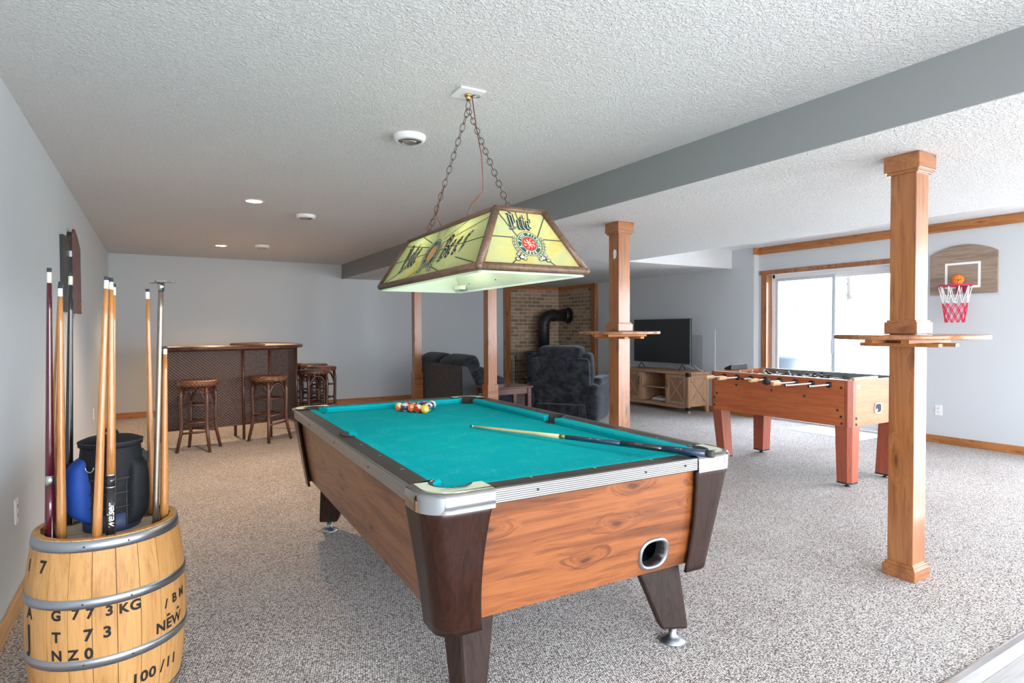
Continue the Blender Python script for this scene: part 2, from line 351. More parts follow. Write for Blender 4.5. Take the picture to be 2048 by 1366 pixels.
# ------------------------------------------------------------------ mesh helpers
class MB:
    def __init__(s): s.v = []; s.f = []; s.mi = []; s.sm = []; s.cur = 0
    def mat(s, i): s.cur = i; return s
    def add(s, vs, fs, smooth=False):
        b = len(s.v); s.v += [tuple(x) for x in vs]
        for f in fs: s.f.append(tuple(b+i for i in f)); s.mi.append(s.cur); s.sm.append(smooth)
        return s
    def box(s, a, b, m=None):
        x0, y0, z0 = a; x1, y1, z1 = b
        vs = [Vector(p) for p in ((x0,y0,z0),(x1,y0,z0),(x1,y1,z0),(x0,y1,z0),(x0,y0,z1),(x1,y0,z1),(x1,y1,z1),(x0,y1,z1))]
        if m is not None: vs = [m @ p for p in vs]
        return s.add(vs, [(0,3,2,1),(4,5,6,7),(0,1,5,4),(1,2,6,5),(2,3,7,6),(3,0,4,7)])
    def cbox(s, c, d, m=None):
        return s.box([c[i]-d[i]/2 for i in range(3)], [c[i]+d[i]/2 for i in range(3)], m)
    def frus(s, lo, hi):   # two quads (4 pts each, ccw from above)
        return s.add(list(lo)+list(hi), [(3,2,1,0),(4,5,6,7),(0,1,5,4),(1,2,6,5),(2,3,7,6),(3,0,4,7)])
    def prism(s, poly, f0, f1, smooth=False):
        """poly: 2D points; f0/f1 map (u,v) to 3D for the two caps"""
        n = len(poly); A = [f0(*p) for p in poly]; B = [f1(*p) for p in poly]
        s.add(A+B, [tuple(range(n-1, -1, -1)), tuple(range(n, 2*n))]); b = len(s.v)-2*n
        for i in range(n):
            j = (i+1) % n; s.f.append((b+i, b+j, b+n+j, b+n+i)); s.mi.append(s.cur); s.sm.append(smooth)
        return s
    def ext(s, poly, z0, z1, smooth=False):
        return s.prism(poly, lambda x, y: (x, y, z0), lambda x, y: (x, y, z1), smooth)
    def lathe(s, prof, c=(0, 0, 0), seg=24, m=None, cap=True, smooth=True):
        vs = []; n = len(prof)
        for i in range(seg):
            a = 2*PI*i/seg
            for r, z in prof: vs.append(Vector((r*math.cos(a), r*math.sin(a), z)))
        if m is not None: vs = [m @ p for p in vs]
        vs = [p+Vector(c) for p in vs]
        fs = []
        for i in range(seg):
            j = (i+1) % seg
            for k in range(n-1): fs.append((i*n+k, j*n+k, j*n+k+1, i*n+k+1))
        s.add(vs, fs, smooth)
        b = len(s.v)-len(vs)
        if cap:
            for k in (0, n-1):
                if prof[k][0] > 1e-6:
                    ids = [b+i*n+k for i in range(seg)]
                    s.f.append(tuple(ids[::-1] if k == 0 else ids)); s.mi.append(s.cur); s.sm.append(False)
        return s
    def tube(s, pts, r, seg=8, closed=False, cap=True):
        pts = [Vector(p) for p in pts]; n = len(pts)
        rr = r if isinstance(r, (list, tuple)) else [r]*n
        vs = []; prev = None
        for i, p in enumerate(pts):
            if closed: t = pts[(i+1) % n]-pts[i-1]
            else: t = pts[min(i+1, n-1)]-pts[max(i-1, 0)]
            if t.length < 1e-9: t = Vector((0, 0, 1))
            t.normalize()
            if prev is None:
                up = Vector((0, 0, 1)) if abs(t.z) < .9 else Vector((1, 0, 0)); a = t.cross(up).normalized()
            else:
                a = (prev-t*prev.dot(t))
                a = a.normalized() if a.length > 1e-6 else t.orthogonal().normalized()
            prev = a; b = t.cross(a)
            for k in range(seg):
                an = 2*PI*k/seg; vs.append(p+(a*math.cos(an)+b*math.sin(an))*rr[i])
        fs = []
        for i in range(n if closed else n-1):
            j = (i+1) % n
            for k in range(seg): l = (k+1) % seg; fs.append((i*seg+k, i*seg+l, j*seg+l, j*seg+k))
        s.add(vs, fs, True); b0 = len(s.v)-len(vs)
        if cap and not closed:
            s.f.append(tuple(b0+k for k in range(seg-1, -1, -1))); s.mi.append(s.cur); s.sm.append(False)
            s.f.append(tuple(b0+(n-1)*seg+k for k in range(seg))); s.mi.append(s.cur); s.sm.append(False)
        return s
    def sphere(s, c, r, seg=16, rings=10, sc=(1, 1, 1), m=None):
        prof = [(max(1e-7, math.sin(PI*i/rings)), -math.cos(PI*i/rings)) for i in range(rings+1)]
        mm = Matrix.Diagonal((r*sc[0], r*sc[1], r*sc[2])).to_4x4()
        if m is not None: mm = m @ mm
        return s.lathe(prof, c, seg, mm, cap=False)
    def build(s, name, mats, parent=None, bevel=0, sub=0, loc=None, bseg=2):
        me = bpy.data.meshes.new(name); me.from_pydata(s.v, [], s.f)
        if not isinstance(mats, (list, tuple)): mats = [mats]
        for m in mats: me.materials.append(m)
        for p, mi, sm in zip(me.polygons, s.mi, s.sm): p.material_index = mi; p.use_smooth = sm
        me.update()
        o = bpy.data.objects.new(name, me); col.objects.link(o)
        if parent is not None: o.parent = parent
        if loc is not None: o.location = loc
        if bevel:
            b = o.modifiers.new('bevel', 'BEVEL'); b.width = bevel; b.segments = bseg; b.limit_method = 'ANGLE'; b.angle_limit = R(40)
        if sub:
            q = o.modifiers.new('sub', 'SUBSURF'); q.levels = sub; q.render_levels = sub
            for p in me.polygons: p.use_smooth = True
        return o
def soft(name, a, b, mat, parent, rad=.05, puff=0.0, m=None, crown=0.0):
    """an upholstered block: rounded, slightly swollen box"""
    x0, y0, z0 = a; x1, y1, z1 = b
    n = 7; c = Vector(((x0+x1)/2, (y0+y1)/2, (z0+z1)/2)); h = Vector(((x1-x0)/2, (y1-y0)/2, (z1-z0)/2))
    rad = min(rad, h.x*.98, h.y*.98, h.z*.98)
    vs = []; idx = {}; fs = []
    def pt(q):
        p = Vector((q[0]*h.x, q[1]*h.y, q[2]*h.z)); inner = Vector([max(-h[i]+rad, min(h[i]-rad, p[i])) for i in range(3)])
        d = p-inner
        if d.length > 1e-9: p = inner+d.normalized()*rad
        k = (1-abs(q[0])**2)*(1-abs(q[1])**2)+(1-abs(q[1])**2)*(1-abs(q[2])**2)+(1-abs(q[0])**2)*(1-abs(q[2])**2)
        p = p*(1+puff*k) + Vector((0, 0, crown*(1-q[0]**2)*(1-q[1]**2) if q[2] > 0 else 0))
        return p+c
    t = [-1, -.86, -.5, 0, .5, .86, 1]
    def vid(q):
        k = tuple(round(x, 4) for x in q)
        if k not in idx: idx[k] = len(vs); vs.append(pt(q))
        return idx[k]
    for ax in range(3):
        for sg in (-1, 1):
            for i in range(6):
                for j in range(6):
                    def Q(u, v):
                        q = [0, 0, 0]; q[ax] = sg; q[(ax+1) % 3] = u; q[(ax+2) % 3] = v; return q
                    f = [vid(Q(t[i], t[j])), vid(Q(t[i+1], t[j])), vid(Q(t[i+1], t[j+1])), vid(Q(t[i], t[j+1]))]
                    fs.append(tuple(f if sg > 0 else f[::-1]))
    if m is not None: vs = [m @ p for p in vs]
    mb = MB(); mb.add(vs, fs, True)
    return mb.build(name, mat, parent, sub=1)

def tag(o, label=None, cat=None, group=None, kind=None):
    if label: o['label'] = label
    if cat: o['category'] = cat
    if group: o['group'] = group
    if kind: o['kind'] = kind
    return o
def thing(name, label, cat, loc=(0, 0, 0), rz=0, group=None):
    o = bpy.data.objects.new(name, None); col.objects.link(o); o.empty_display_size = .1
    o.location = loc; o.rotation_euler = (0, 0, rz)
    return tag(o, label, cat, group)
def struct(name, mb, m, bevel=0, parent=None):
    o = mb.build(name, m, parent, bevel)
    if parent is None: o['kind'] = 'structure'
    return o
def dup(root, loc, rz=None, label=None, group=None):
    def cp(o, par):
        c = o.copy(); col.objects.link(c)
        if par is not None: c.parent = par
        for ch in o.children: cp(ch, c)
        return c
    r = cp(root, None); r.location = loc
    if rz is not None: r.rotation_euler = (0, 0, rz)
    if label: r['label'] = label
    if group: r['group'] = group
    return r

# writing: flat polygons of a text, in metres
_tc = {}
def text_polys(txt, size, bold=0.0, shear=0.0, space=1.0):
    key = (txt, size, bold, shear, space)
    if key in _tc: return _tc[key]
    cu = bpy.data.curves.new('t', 'FONT'); cu.body = txt; cu.size = size; cu.align_x = 'CENTER'; cu.align_y = 'CENTER'
    cu.offset = bold; cu.shear = shear; cu.space_character = space; cu.resolution_u = 3
    o = bpy.data.objects.new('t', cu); col.objects.link(o)
    dg = bpy.context.evaluated_depsgraph_get(); dg.update()
    me = o.evaluated_get(dg).to_mesh()
    vs = [(v.co.x, v.co.y) for v in me.vertices]; fs = [tuple(p.vertices) for p in me.polygons]
    o.evaluated_get(dg).to_mesh_clear(); bpy.data.objects.remove(o); bpy.data.curves.remove(cu)
    _tc[key] = (vs, fs); return vs, fs
def put_text(mb, txt, size, fn, **k):
    vs, fs = text_polys(txt, size, **k)
    mb.add([fn(*p) for p in vs], fs)
def nib(mb, pts, fn, w=.012, ang=40):
    """broad-pen stroke through 2D points"""
    dx, dy = w*math.cos(R(ang))/2, w*math.sin(R(ang))/2
    for (ax, ay), (bx, by) in zip(pts, pts[1:]):
        q = [(ax-dx, ay-dy), (ax+dx, ay+dy), (bx+dx, by+dy), (bx-dx, by-dy)]
        mb.add([fn(*p) for p in q], [(0, 1, 2, 3)])
def disk(mb, cx, cy, r0, r1, fn, seg=40, sy=1.0, a0=0, a1=360):
    vs = []; fs = []
    for i in range(seg+1):
        a = R(a0+(a1-a0)*i/seg)
        for r in (r0, r1): vs.append(fn(cx+r*math.cos(a), cy+r*sy*math.sin(a)))
    for i in range(seg): fs.append((2*i, 2*i+1, 2*i+3, 2*i+2))
    mb.add(vs, fs)

# ================================================================== THE ROOM
def room():
    struct('floor', MB().box((XL-.1, 1.03, -.1), (XT+.6, YF+.1, 0)), M['carpet'])
    struct('floor', MB().box((XL-.1, YB-.1, -.1), (XT+.4, .985, -.004)), M['laminate'])
    t = MB(); t.prism([(.985, -.01), (1.0, .010), (1.02, .013), (1.045, .010), (1.06, 0), (1.06, -.01)], lambda y, z: (XL, y, z), lambda y, z: (XW, y, z))
    struct('trim_1', t, M['alu'])
    struct('wall_left', MB().box((XL-.1, YB, 0), (XL, YF, ZC)), M['wall'])
    struct('wall_far', MB().box((XL-.1, YF, 0), (XT+.1, YF+.1, ZC)), M['wall'])
    # window wall with the patio door opening
    y0, y1, zt = 3.80, 5.55, 2.085
    s0, s1, s2, s3 = SIDE
    wr = MB().box((XW, YB, 0), (XW+.2, s0, ZC+.03)).box((XW, s1, 0), (XW+.2, y0, ZC+.03)).box((XW, s0, s3), (XW+.2, s1, ZC+.03)).box((XW, s0, 0), (XW+.2, s1, s2)).box((XW, y1, 0), (XW+.2, YJ+.1, ZC+.03)).box((XW, y0, zt), (XW+.2, y1, ZC+.03))
    struct('wall_right', wr, M['wall'])
    struct('wall_far_right', MB().box((XT, YJ, 0), (XT+.2, YF, ZC+.03)), M['wall'])
    # back wall with its windows; the left one is added as fill light
    b = MB(); xs = sorted([XL] + [c for w4 in BW for c in w4[:2]] + [XW])
    b.box((XL, YB-.1, 0), (BW[1][0], YB, ZC)).box((BW[1][1], YB-.1, 0), (BW[0][0], YB, ZC)).box((BW[0][1], YB-.1, 0), (XW+.2, YB, ZC))
    for x0, x1, z0, z1 in BW:
        b.box((x0, YB-.1, 0), (x1, YB, z0)).box((x0, YB-.1, z1), (x1, YB, ZC))
    struct('wall_back', b, M['wall'])
    for i, (x0, x1, z0, z1) in enumerate(BW):
        fr = MB(); e = .05
        fr.box((x0, YB-.08, z0), (x0+e, YB-.02, z1)).box((x1-e, YB-.08, z0), (x1, YB-.02, z1)).box((x0, YB-.08, z1-e), (x1, YB-.02, z1)).box((x0, YB-.08, z0), (x1, YB-.02, z0+e))
        fr.box(((x0+x1)/2-.03, YB-.08, z0), ((x0+x1)/2+.03, YB-.02, z1))
        struct('window_%d' % (i+1), fr, M['glasstrim'])
    fr = MB(); e = .05
    for ya in (s0, (s0+s1)/2-e/2, s1-e): fr.box((XW+.12, ya, s2), (XW+.18, ya+e, s3))
    fr.box((XW+.12, s0, s3-e), (XW+.18, s1, s3)).box((XW+.12, s0, s2), (XW+.18, s1, s2+e))
    struct('door_2', fr, M['glasstrim'])
    # ceilings: high on the left, dropped band over the posts, high pocket by the window
    XB0, XB1, YP = 2.83, 5.40, 6.06
    struct('ceiling', MB().box((XL-.1, YB-.1, ZC), (XB0, YF+.1, ZC+.1)), M['ceil'])
    mlow = m_ceiling('ceiling_texture_low', (.82, .82, .83), .9)
    struct('ceiling', MB().box((XB0+.012, YB-.1, ZLOW), (XB1, YF+.1, ZLOW+.4)), mlow)
    struct('ceiling', MB().box((XB1, YP, ZLOW), (XT+.2, YF+.1, ZLOW+.4)), mlow)
    struct('ceiling', MB().box((XB1, YB-.1, 2.475), (XW+.3, YP, 2.575)), M['whitepaint'])
    struct('ceiling_beam', MB().box((XB0, YB-.1, ZLOW-.001), (XB0+.012, YF, ZC+.1)), M['beam'])
    # baseboards
    def bb(name, a, b, m):
        struct(name, MB().box(a, b), m, .004)
    bb('baseboard_left', (XL, YB, 0), (XL+.018, YF, .086), M['pine_lit'])
    bb('baseboard_far', (XL, YF-.018, 0), (6.10, YF, .086), M['pine_x'])
    bb('baseboard_right', (XW-.018, 1.80, 0), (XW, 3.74, .086), M['pine_y'])
    bb('baseboard_far_right', (XT-.018, YJ-.018, 0), (XT, 9.2, .086), M['pine_y'])
    # upper wood band on the window wall, wrapping the jog
    tb = MB().box((XW-.022, YB, 2.372), (XW, YJ, 2.47)).box((XT-.02, YJ-.02, 2.372), (XW, YJ, 2.47))
    struct('trim_2', tb, M['pine_y'], .003)
    # patio door casing and sliding door
    cs = MB().box((XW-.02, 3.70, 2.075), (XW, YJ-.02, 2.135)); cs.box((XW-.018, 5.53, 0), (XW+.12, 5.62, 2.078)); cs.box((XW-.018, 3.73, 0), (XW+.12, 3.80, 2.078))
    struct('trim_3', cs, M['pine_z'], .003)
    d = struct('door_1', MB().box((XW+.12, 3.80, 0), (XW+.20, 5.53, .035)).box((XW+.12, 3.80, 2.02), (XW+.20, 5.53, 2.078)).box((XW+.12, 3.80, 0), (XW+.20, 3.845, 2.078)).box((XW+.12, 5.49, 0), (XW+.20, 5.53, 2.078)).box((XW+.06, 3.8, 0), (XW+.12, 5.53, .018)), M['whitepaint'], .003)
    def sash(name, ya, yb, x, m):
        f = MB(); e = .045
        f.box((x, ya, .035), (x+.03, ya+e, 2.02)).box((x, yb-e, .035), (x+.03, yb, 2.02)).box((x, ya+e, .035), (x+.03, yb-e, .035+e*1.6)).box((x, ya+e, 2.02-e), (x+.03, yb-e, 2.02))
        o = f.build(name, m, d, .002)
        MB().box((x+.012, ya+e, .035+e*1.6), (x+.018, yb-e, 2.02-e)).build('pane', M['glass'], o)
        return o
    a = sash('sliding_panel', 4.60, 5.49, XW+.125, M['glasstrim'])
    b2 = sash('fixed_panel', 3.845, 4.66, XW+.162, M['whitepaint'])
    MB().box((XW+.105, 4.625, .95), (XW+.125, 4.645, 1.15)).build('door_handle', M['glasstrim'], a, .004)
room()

# ================================================================== OUTSIDE
def outside():
    struct('ground', MB().box((XW+.2, -12, -.15), (60, 40, -.05)), M['concrete'])
    o = thing('garden_fence', 'pale board fence across the garden beyond the patio door', 'fence', (15, 0, 0))
    for k, (ya, yb) in enumerate(((3.2, 7.9), (8.0, 12.6), (12.7, 17.5))):
        f = MB(); n = int((yb-ya)/.145)
        for i in range(n):
            y = ya+i*.145; x = .02*math.sin(i*1.7); h = 2.0+.015*math.sin(i*2.3)
            f.box((x, y, 0.72), (x+.02, y+.128, h))
        f.box((.03, ya, .85), (.07, yb, .94)).box((.03, ya, 1.75), (.07, yb, 1.84))
        f.box((.02, yb-.01, .72), (.11, yb+.09, 2.08))
        f.build('fence_panel', M['fence'], o)
    bank = MB(); bank.prism([(10.5, -.1), (13.5, .5), (15.5, .75), (30, 1.0), (30, -.1)], lambda x, z: (x, -5, z), lambda x, z: (x, 30, z))
    struct('ground', bank, plain('winter_lawn', (.50, .48, .40), .95, 0, .15, 5))
    p = thing('patio_planter', 'large grey urn planter outside the patio door glass', 'planter', (8.75, 6.12, -.05))
    MB().lathe([(.13, 0), (.145, .03), (.15, .3), (.20, .62), (.27, .82), (.30, .86), (.30, .90), (.26, .90), (.23, .8), (.0, .78)], seg=32, cap=False).build('pot', M['pot'], p)
    MB().lathe([(.0, .79), (.24, .80)], seg=24, cap=False).build('soil', M['bark'], p)
    # low shrubs and two bare trees
    for i, (x, y, z, s, lab) in enumerate(((12.4, 7.4, .29, .30, 'small bare shrub outside, left in the door glass'), (13.2, 6.3, .45, .34, 'small bare shrub outside, just right of the door mullion'))):
        sh = thing('garden_shrub', lab, 'shrub', (x, y, z)); b = MB(); rnd = random.Random(i)
        for k in range(26):
            a = rnd.uniform(0, 6.28); el = rnd.uniform(.3, 1.3); r = s*rnd.uniform(.6, 1)
            b.tube([(0, 0, 0), (r*math.cos(a)*math.cos(el)*.6, r*math.sin(a)*math.cos(el)*.6, r*math.sin(el)*.6), (r*math.cos(a)*math.cos(el), r*math.sin(a)*math.cos(el), r*math.sin(el))], [.008, .005, .003], 4)
        b.build('branches', M['leaf'], sh)
    for i, (x, y, h, lab) in enumerate(((20, 6.3, 5.0, 'bare tree beyond the fence, right in the door glass'), (21, 12.0, 4.6, 'bare tree beyond the fence, left in the door glass'))):
        tr = thing('bare_tree', lab, 'tree', (x, y, .84)); b = MB(); rnd = random.Random(i+5)
        b.tube([(0, 0, 0), (.05, .05, h*.5), (0, .1, h)], [.09, .06, .02], 6)
        b.build('trunk', M['bark'], tr)
        b = MB()
        for k in range(34):
            z0 = rnd.uniform(.25, .95)*h; a = rnd.uniform(0, 6.28); L = rnd.uniform(.4, 1.3)*(1.15-z0/h)+.2
            p0 = Vector((0, .05, z0)); p1 = p0+Vector((math.cos(a)*L*.5, math.sin(a)*L*.5, L*.35)); p2 = p0+Vector((math.cos(a+.3)*L, math.sin(a+.3)*L, L*.75))
            b.tube([p0, p1, p2], [.022, .012, .006], 4)
            b.tube([p1, p1+Vector((math.cos(a-1)*.3*L, math.sin(a-1)*.3*L, .35*L))], [.010, .004], 4)
        b.build('branches', M['bark'], tr)
outside()

# ================================================================== POSTS
def post(x, y, label, ledge=None, note=False, plinth=.066, tall=False):
    """x, y: near left corner of the shaft"""
    W = .125 if not tall else .115
    t = thing('wooden_post', label, 'post', (x, y, 0))
    h = ZLOW-.001
    sh = MB(); sh.box((0, 0, 0), (W, W, h)); sh.build('shaft', M['pine_z'], t, .003)
    def band(name, z0, z1, e, lip=None):
        b = MB(); b.box((-e, -e, z0), (W+e, W+e, z1))
        if lip: b.box((-e*.55, -e*.55, min(lip, z0)), (W+e*.55, W+e*.55, max(lip, z1)))
        b.build(name, M['band'], t, .004)
    if not tall:
        band('plinth', 0, .062, .018, .078); band('cap', 2.115, h, .024, 2.10)
    else:
        band('plinth', 0, .66, .012)
        band('cap', 2.14, h, .014)
    if ledge:
        rx, z = ledge
        band('collar', z+.012, z+.075, .018, z+.085)
        l = MB(); n = 48; prof = []
        for i in range(n):
            a = 2*PI*i/n; prof.append((W/2+rx*math.cos(a), W/2+rx*math.sin(a)))
        l.ext(prof, z-.014, z+.010, True)
        l.build('drink_ledge', M['shelfwood'], t, .006)
        c = MB()
        for yy in (-.045, W+.005): c.box((W/2-rx*.62, yy, z-.034), (W/2+rx*.62, yy+.04, z-.014))
        for xx in (-.045, W+.005): c.box((xx, W/2-rx*.55, z-.052), (xx+.04, W/2+rx*.55, z-.034))
        c.build('ledge_brackets', M['pine_x'], t, .002)
    if note:
        b = MB(); b.prism([(.035, 1.900), (.062, 1.894), (.066, 1.955), (.055, 1.975), (.030, 1.965), (.026, 1.93)], lambda a, z: (-.002, a, z), lambda a, z: (-.0005, a, z))
        b.build('paper_scrap', M['whitepaint'], t)
    return t
post(3.328, 1.563, 'near wooden post with a round drink ledge, right of the foosball table', (.345, 1.262))
post(3.328, 3.832, 'wooden post with a round drink ledge and paper scrap, behind the pool table', (.34, 1.275), True)
post(3.325, 6.105, 'plain wooden post with a tall plinth standing before the end table', tall=True)
post(3.322, 8.390, 'far plain wooden post at the left end of the loveseat', tall=True)

# ================================================================== POOL TABLE
PT_C, PT_A = Vector((1.403, 2.865, 0)), -R(1.45)
def pool_table():
    T = thing('pool_table', 'coin style pool table with teal felt and rustic wood sides', 'pool table', PT_C, PT_A)
    W, L, ZT = .685, 1.225, .80          # outer half sizes and rail top
    NW, NL = .545, 1.09                    # cushion nose
    ZB = .765                              # cloth
    # cabinet: four tapered sides around a bottom
    tw, tl, bw, bl, z0, z1 = .650, 1.190, .585, 1.125, .345, .752
    th = .03
    for sx in (-1, 1):
        b = MB(); b.frus([(sx*bw-(th if sx > 0 else 0), -bl, z0), (sx*bw+(0 if sx > 0 else th), -bl, z0), (sx*bw+(0 if sx > 0 else th), bl, z0), (sx*bw-(th if sx > 0 else 0), bl, z0)],
                         [(sx*tw-(th if sx > 0 else 0), -tl, z1), (sx*tw+(0 if sx > 0 else th), -tl, z1), (sx*tw+(0 if sx > 0 else th), tl, z1), (sx*tw-(th if sx > 0 else 0), tl, z1)])
        b.build('side_panel', M['pool_y'], T)
    cx, cz, ha, hb = .297, .424, .070, .058       # ball return hole (rounded)
    def oval(a, b, n=32, p=2.6):
        return [(cx+a*math.copysign(abs(math.cos(2*PI*i/n))**(2/p), math.cos(2*PI*i/n)), cz+b*math.copysign(abs(math.sin(2*PI*i/n))**(2/p), math.sin(2*PI*i/n))) for i in range(n)]
    def front(x, z, d=0.0):
        k = (z-z0)/(z1-z0); return (x, -(bl+(tl-bl)*k)+d, z)
    for sy in (-1, 1):
        b = MB()
        if sy > 0:
            b.frus([(-bw+th, bl-th, z0), (bw-th, bl-th, z0), (bw-th, bl, z0), (-bw+th, bl, z0)], [(-tw+th, tl-th, z1), (tw-th, tl-th, z1), (tw-th, tl, z1), (-tw+th, tl, z1)])
        else:
            hole = oval(.060, .050)
            n = len(hole)
            def outer(i):
                a = 2*PI*i/n; c, s_ = math.cos(a), math.sin(a)
                x0, x1 = -bw+.01, bw-.01
                ts = [(x1-cx)/c if c > 1e-6 else 1e9, (x0-cx)/c if c < -1e-6 else 1e9, (z1-cz)/s_ if s_ > 1e-6 else 1e9, (z0-cz)/s_ if s_ < -1e-6 else 1e9]
                t = min(ts); return (cx+c*t, cz+s_*t)
            ring = [outer(i) for i in range(n)]
            vs = []; fs = []
            for i in range(n): vs += [front(*hole[i]), front(*ring[i]), front(*hole[i], th), front(*ring[i], th)]
            for i in range(n):
                j = (i+1) % n; fs += [(4*i, 4*j, 4*j+1, 4*i+1), (4*i+2, 4*i+3, 4*j+3, 4*j+2), (4*i, 4*i+2, 4*j+2, 4*j)]
            b.add(vs, fs)
            # the wedges the radial fan leaves at the four corners
            for X, Z in ((-bw+.01, z0), (bw-.01, z0), (bw-.01, z1), (-bw+.01, z1)):
                best = sorted(range(n), key=lambda i: math.hypot(ring[i][0]-X, ring[i][1]-Z))
                ks = [i for i in range(n) if abs(ring[i][0]-X) < 1e-6]; kt = [i for i in range(n) if abs(ring[i][1]-Z) < 1e-6]
                i = min(ks, key=lambda i: abs(ring[i][1]-Z)); j = min(kt, key=lambda i: abs(ring[i][0]-X))
                b.add([front(*ring[i]), front(X, Z), front(*ring[j])], [(0, 1, 2)])
        b.build('end_panel', M['pool_x'], T)
    b = MB().box((-bw+th, -bl+th, z0+.0), (bw-th, bl-th, z0+.02)); b.build('bottom_board', M['darkleg'], T)
    # ball return
    ro, ri = oval(.076, .066), oval(.060, .050)
    b = MB(); n = len(ro); vs = []
    for i in range(n): vs += [front(*ro[i], -.004), front((ro[i][0]+ri[i][0])/2, (ro[i][1]+ri[i][1])/2, -.012), front(*ri[i], -.004), front(*ri[i], .05), front(*ro[i], .002)]
    fs = []
    for i in range(n):
        j = (i+1) % n; fs += [tuple([5*i+k, 5*j+k, 5*j+k+1, 5*i+k+1]) for k in range(3)] + [(5*i+4, 5*j+4, 5*j, 5*i)]
    b.add(vs, fs, True); ret = b.build('ball_return', M['steel'], T)
    b = MB(); x0, x1, y0, y1 = cx-.09, cx+.09, -bl+.03, -bl+.22
    b.box((x0, y0, .345+.021), (x1, y1, .372)).box((x0-.004, y0, .366), (x0, y1, .49)).box((x1, y0, .366), (x1+.004, y1, .49)).box((x0, y1, .366), (x1, y1+.004, .49)).box((x0, y0, .49), (x1, y1, .494)).box((cx+.0, y0+.05, .37), (cx+.008, y0+.06, .48))
    b.build('return_box', M['black'], ret)
    # leg covers / corner skirts, rounded corners narrowing to the foot
    for sx in (-1, 1):
        for sy in (-1, 1):
            b = MB(); rows = 14; cols = 30; vs = []; top = .158; bot = .085
            for r in range(rows+1):
                k = r/rows; z = z1*(1-k)+(z0-.028)*k
                X = tw+(bw-tw)*k+.025; Y = tl+(bl-tl)*k+.025
                reach = bot+(top-bot)*((1-k)**1.9)+.004
                rad = .074-.004*k
                for c in range(cols+1):
                    u = c/cols; arc = rad*PI/2; tot = 2*max(0, reach+.06-rad)+arc; d = u*tot; l = (tot-arc)/2
                    if d < l: x, y = X-rad-(l-d), Y
                    elif d < l+arc: a = (d-l)/rad; x, y = X-rad+rad*math.sin(a), Y-rad+rad*math.cos(a)
                    else: x, y = X, Y-rad-(d-l-arc)
                    vs.append((sx*x, sy*y, z))
            fs = [(r*(cols+1)+c, r*(cols+1)+c+1, (r+1)*(cols+1)+c+1, (r+1)*(cols+1)+c) for r in range(rows) for c in range(cols)]
            if sx*sy < 0: fs = [f[::-1] for f in fs]
            b.add(vs, fs, True)
            o = b.build('leg_cover', M['mahog'] if sx < 0 else M['darkleg'], T)
            so = o.modifiers.new('thick', 'SOLIDIFY'); so.thickness = .012; so.offset = -1
            # leg
            g = MB(); a = R(25)*(-1 if sx*sy > 0 else 1)
            def sec(cx_, cy_, w_, t_, z, ang):
                pts = []
                for px, py in ((-w_/2, -t_/2), (w_/2, -t_/2), (w_/2, t_/2), (-w_/2, t_/2)):
                    pts.append((cx_+px*math.cos(ang)-py*math.sin(ang), cy_+px*math.sin(ang)+py*math.cos(ang), z))
                return pts
            ang = R(25) if sx < 0 else R(-25)
            ang *= 1 if sy < 0 else -1
            cxt, cyt, cxb, cyb = sx*.43, sy*.98, sx*.470, sy*1.065
            g.frus(sec(cxb, cyb, .115, .075, .062, ang), sec(cxt, cyt, .20, .10, z0+.01, ang))
            lg = g.build('leg', M['darkleg'], T, .012)
            f = MB(); f.lathe([(.055, 0), (.055, .006), (.030, .018), (.016, .030), (.015, .066)], (cxb, cyb, 0), 24)
            f.build('levelling_foot', M['steel'], lg)
    # slate and cloth
    MB().box((-NW-.02, -NL-.02, z0+.35), (NW+.02, NL+.02, ZB)).build('bed', M['felt'], T)
    # side and corner pockets: dark cups
    for sx in (-1, 1):
        for py, r in ((-1, .062), (0, .055), (1, .062)):
            X = sx*(NW+.035) if py == 0 else sx*(NW+.0); Y = py*(NL+.0)
            b = MB(); b.lathe([(r, ZB+.001), (r*.98, ZB+.0015), (.0, ZB+.0018)], (X, Y, 0), 24, cap=False)
            b.build('pocket_shadow_plate', M['rubber'], T) if False else None
            c = MB(); a0 = 0
            # black liner: wall of the pocket, open toward the table
            vs = []; n = 18
            for i in range(n+1):
                if py == 0: a = (-80+160*i/n) if sx > 0 else (100+160*i/n)
                else:
                    mid = {(1, 1): 45, (-1, 1): 135, (-1, -1): 225, (1, -1): 315}[(sx, py)]; a = mid-100+200*i/n
                a = R(a)
                for rr, z in ((r, ZB-.02), (r, ZT+.004), (r+.012, ZT+.006), (r+.013, ZT-.004)): vs.append((X+rr*math.cos(a), Y+rr*math.sin(a), z))
            fs = [(4*i+k, 4*i+4+k, 4*i+5+k, 4*i+1+k) for i in range(n) for k in range(3)]
            c.add(vs, fs, True)
            c.lathe([(0, ZB+.0012), (r, ZB+.0012)], (X, Y, 0), 24, cap=False)
            c.build('pocket', M['rubber'], T)
    # rails
    zr = ZT
    def rail(name, poly, m): MB().ext(poly, ZB-.02, zr).build(name, m, T, .002)
    cw = .02   # chrome lip
    for sx in (-1, 1):
        for sy in (-1, 1):
            x0, x1 = NW+.048, W-cw; y0, y1 = .078, L-.175
            pts = [(sx*x0, sy*y0), (sx*x1, sy*.0), (sx*x1, sy*y1), (sx*x0, sy*y1)]
            pts = [(sx*x0, sy*.062), (sx*(x0+.045), sy*.045), (sx*(x0+.058), sy*.0), (sx*x1, 0), (sx*x1, sy*y1), (sx*x0, sy*(y1+.01))]
            if sx*sy < 0: pts = pts[::-1]
            rail('rail_top', pts, M['rail'])
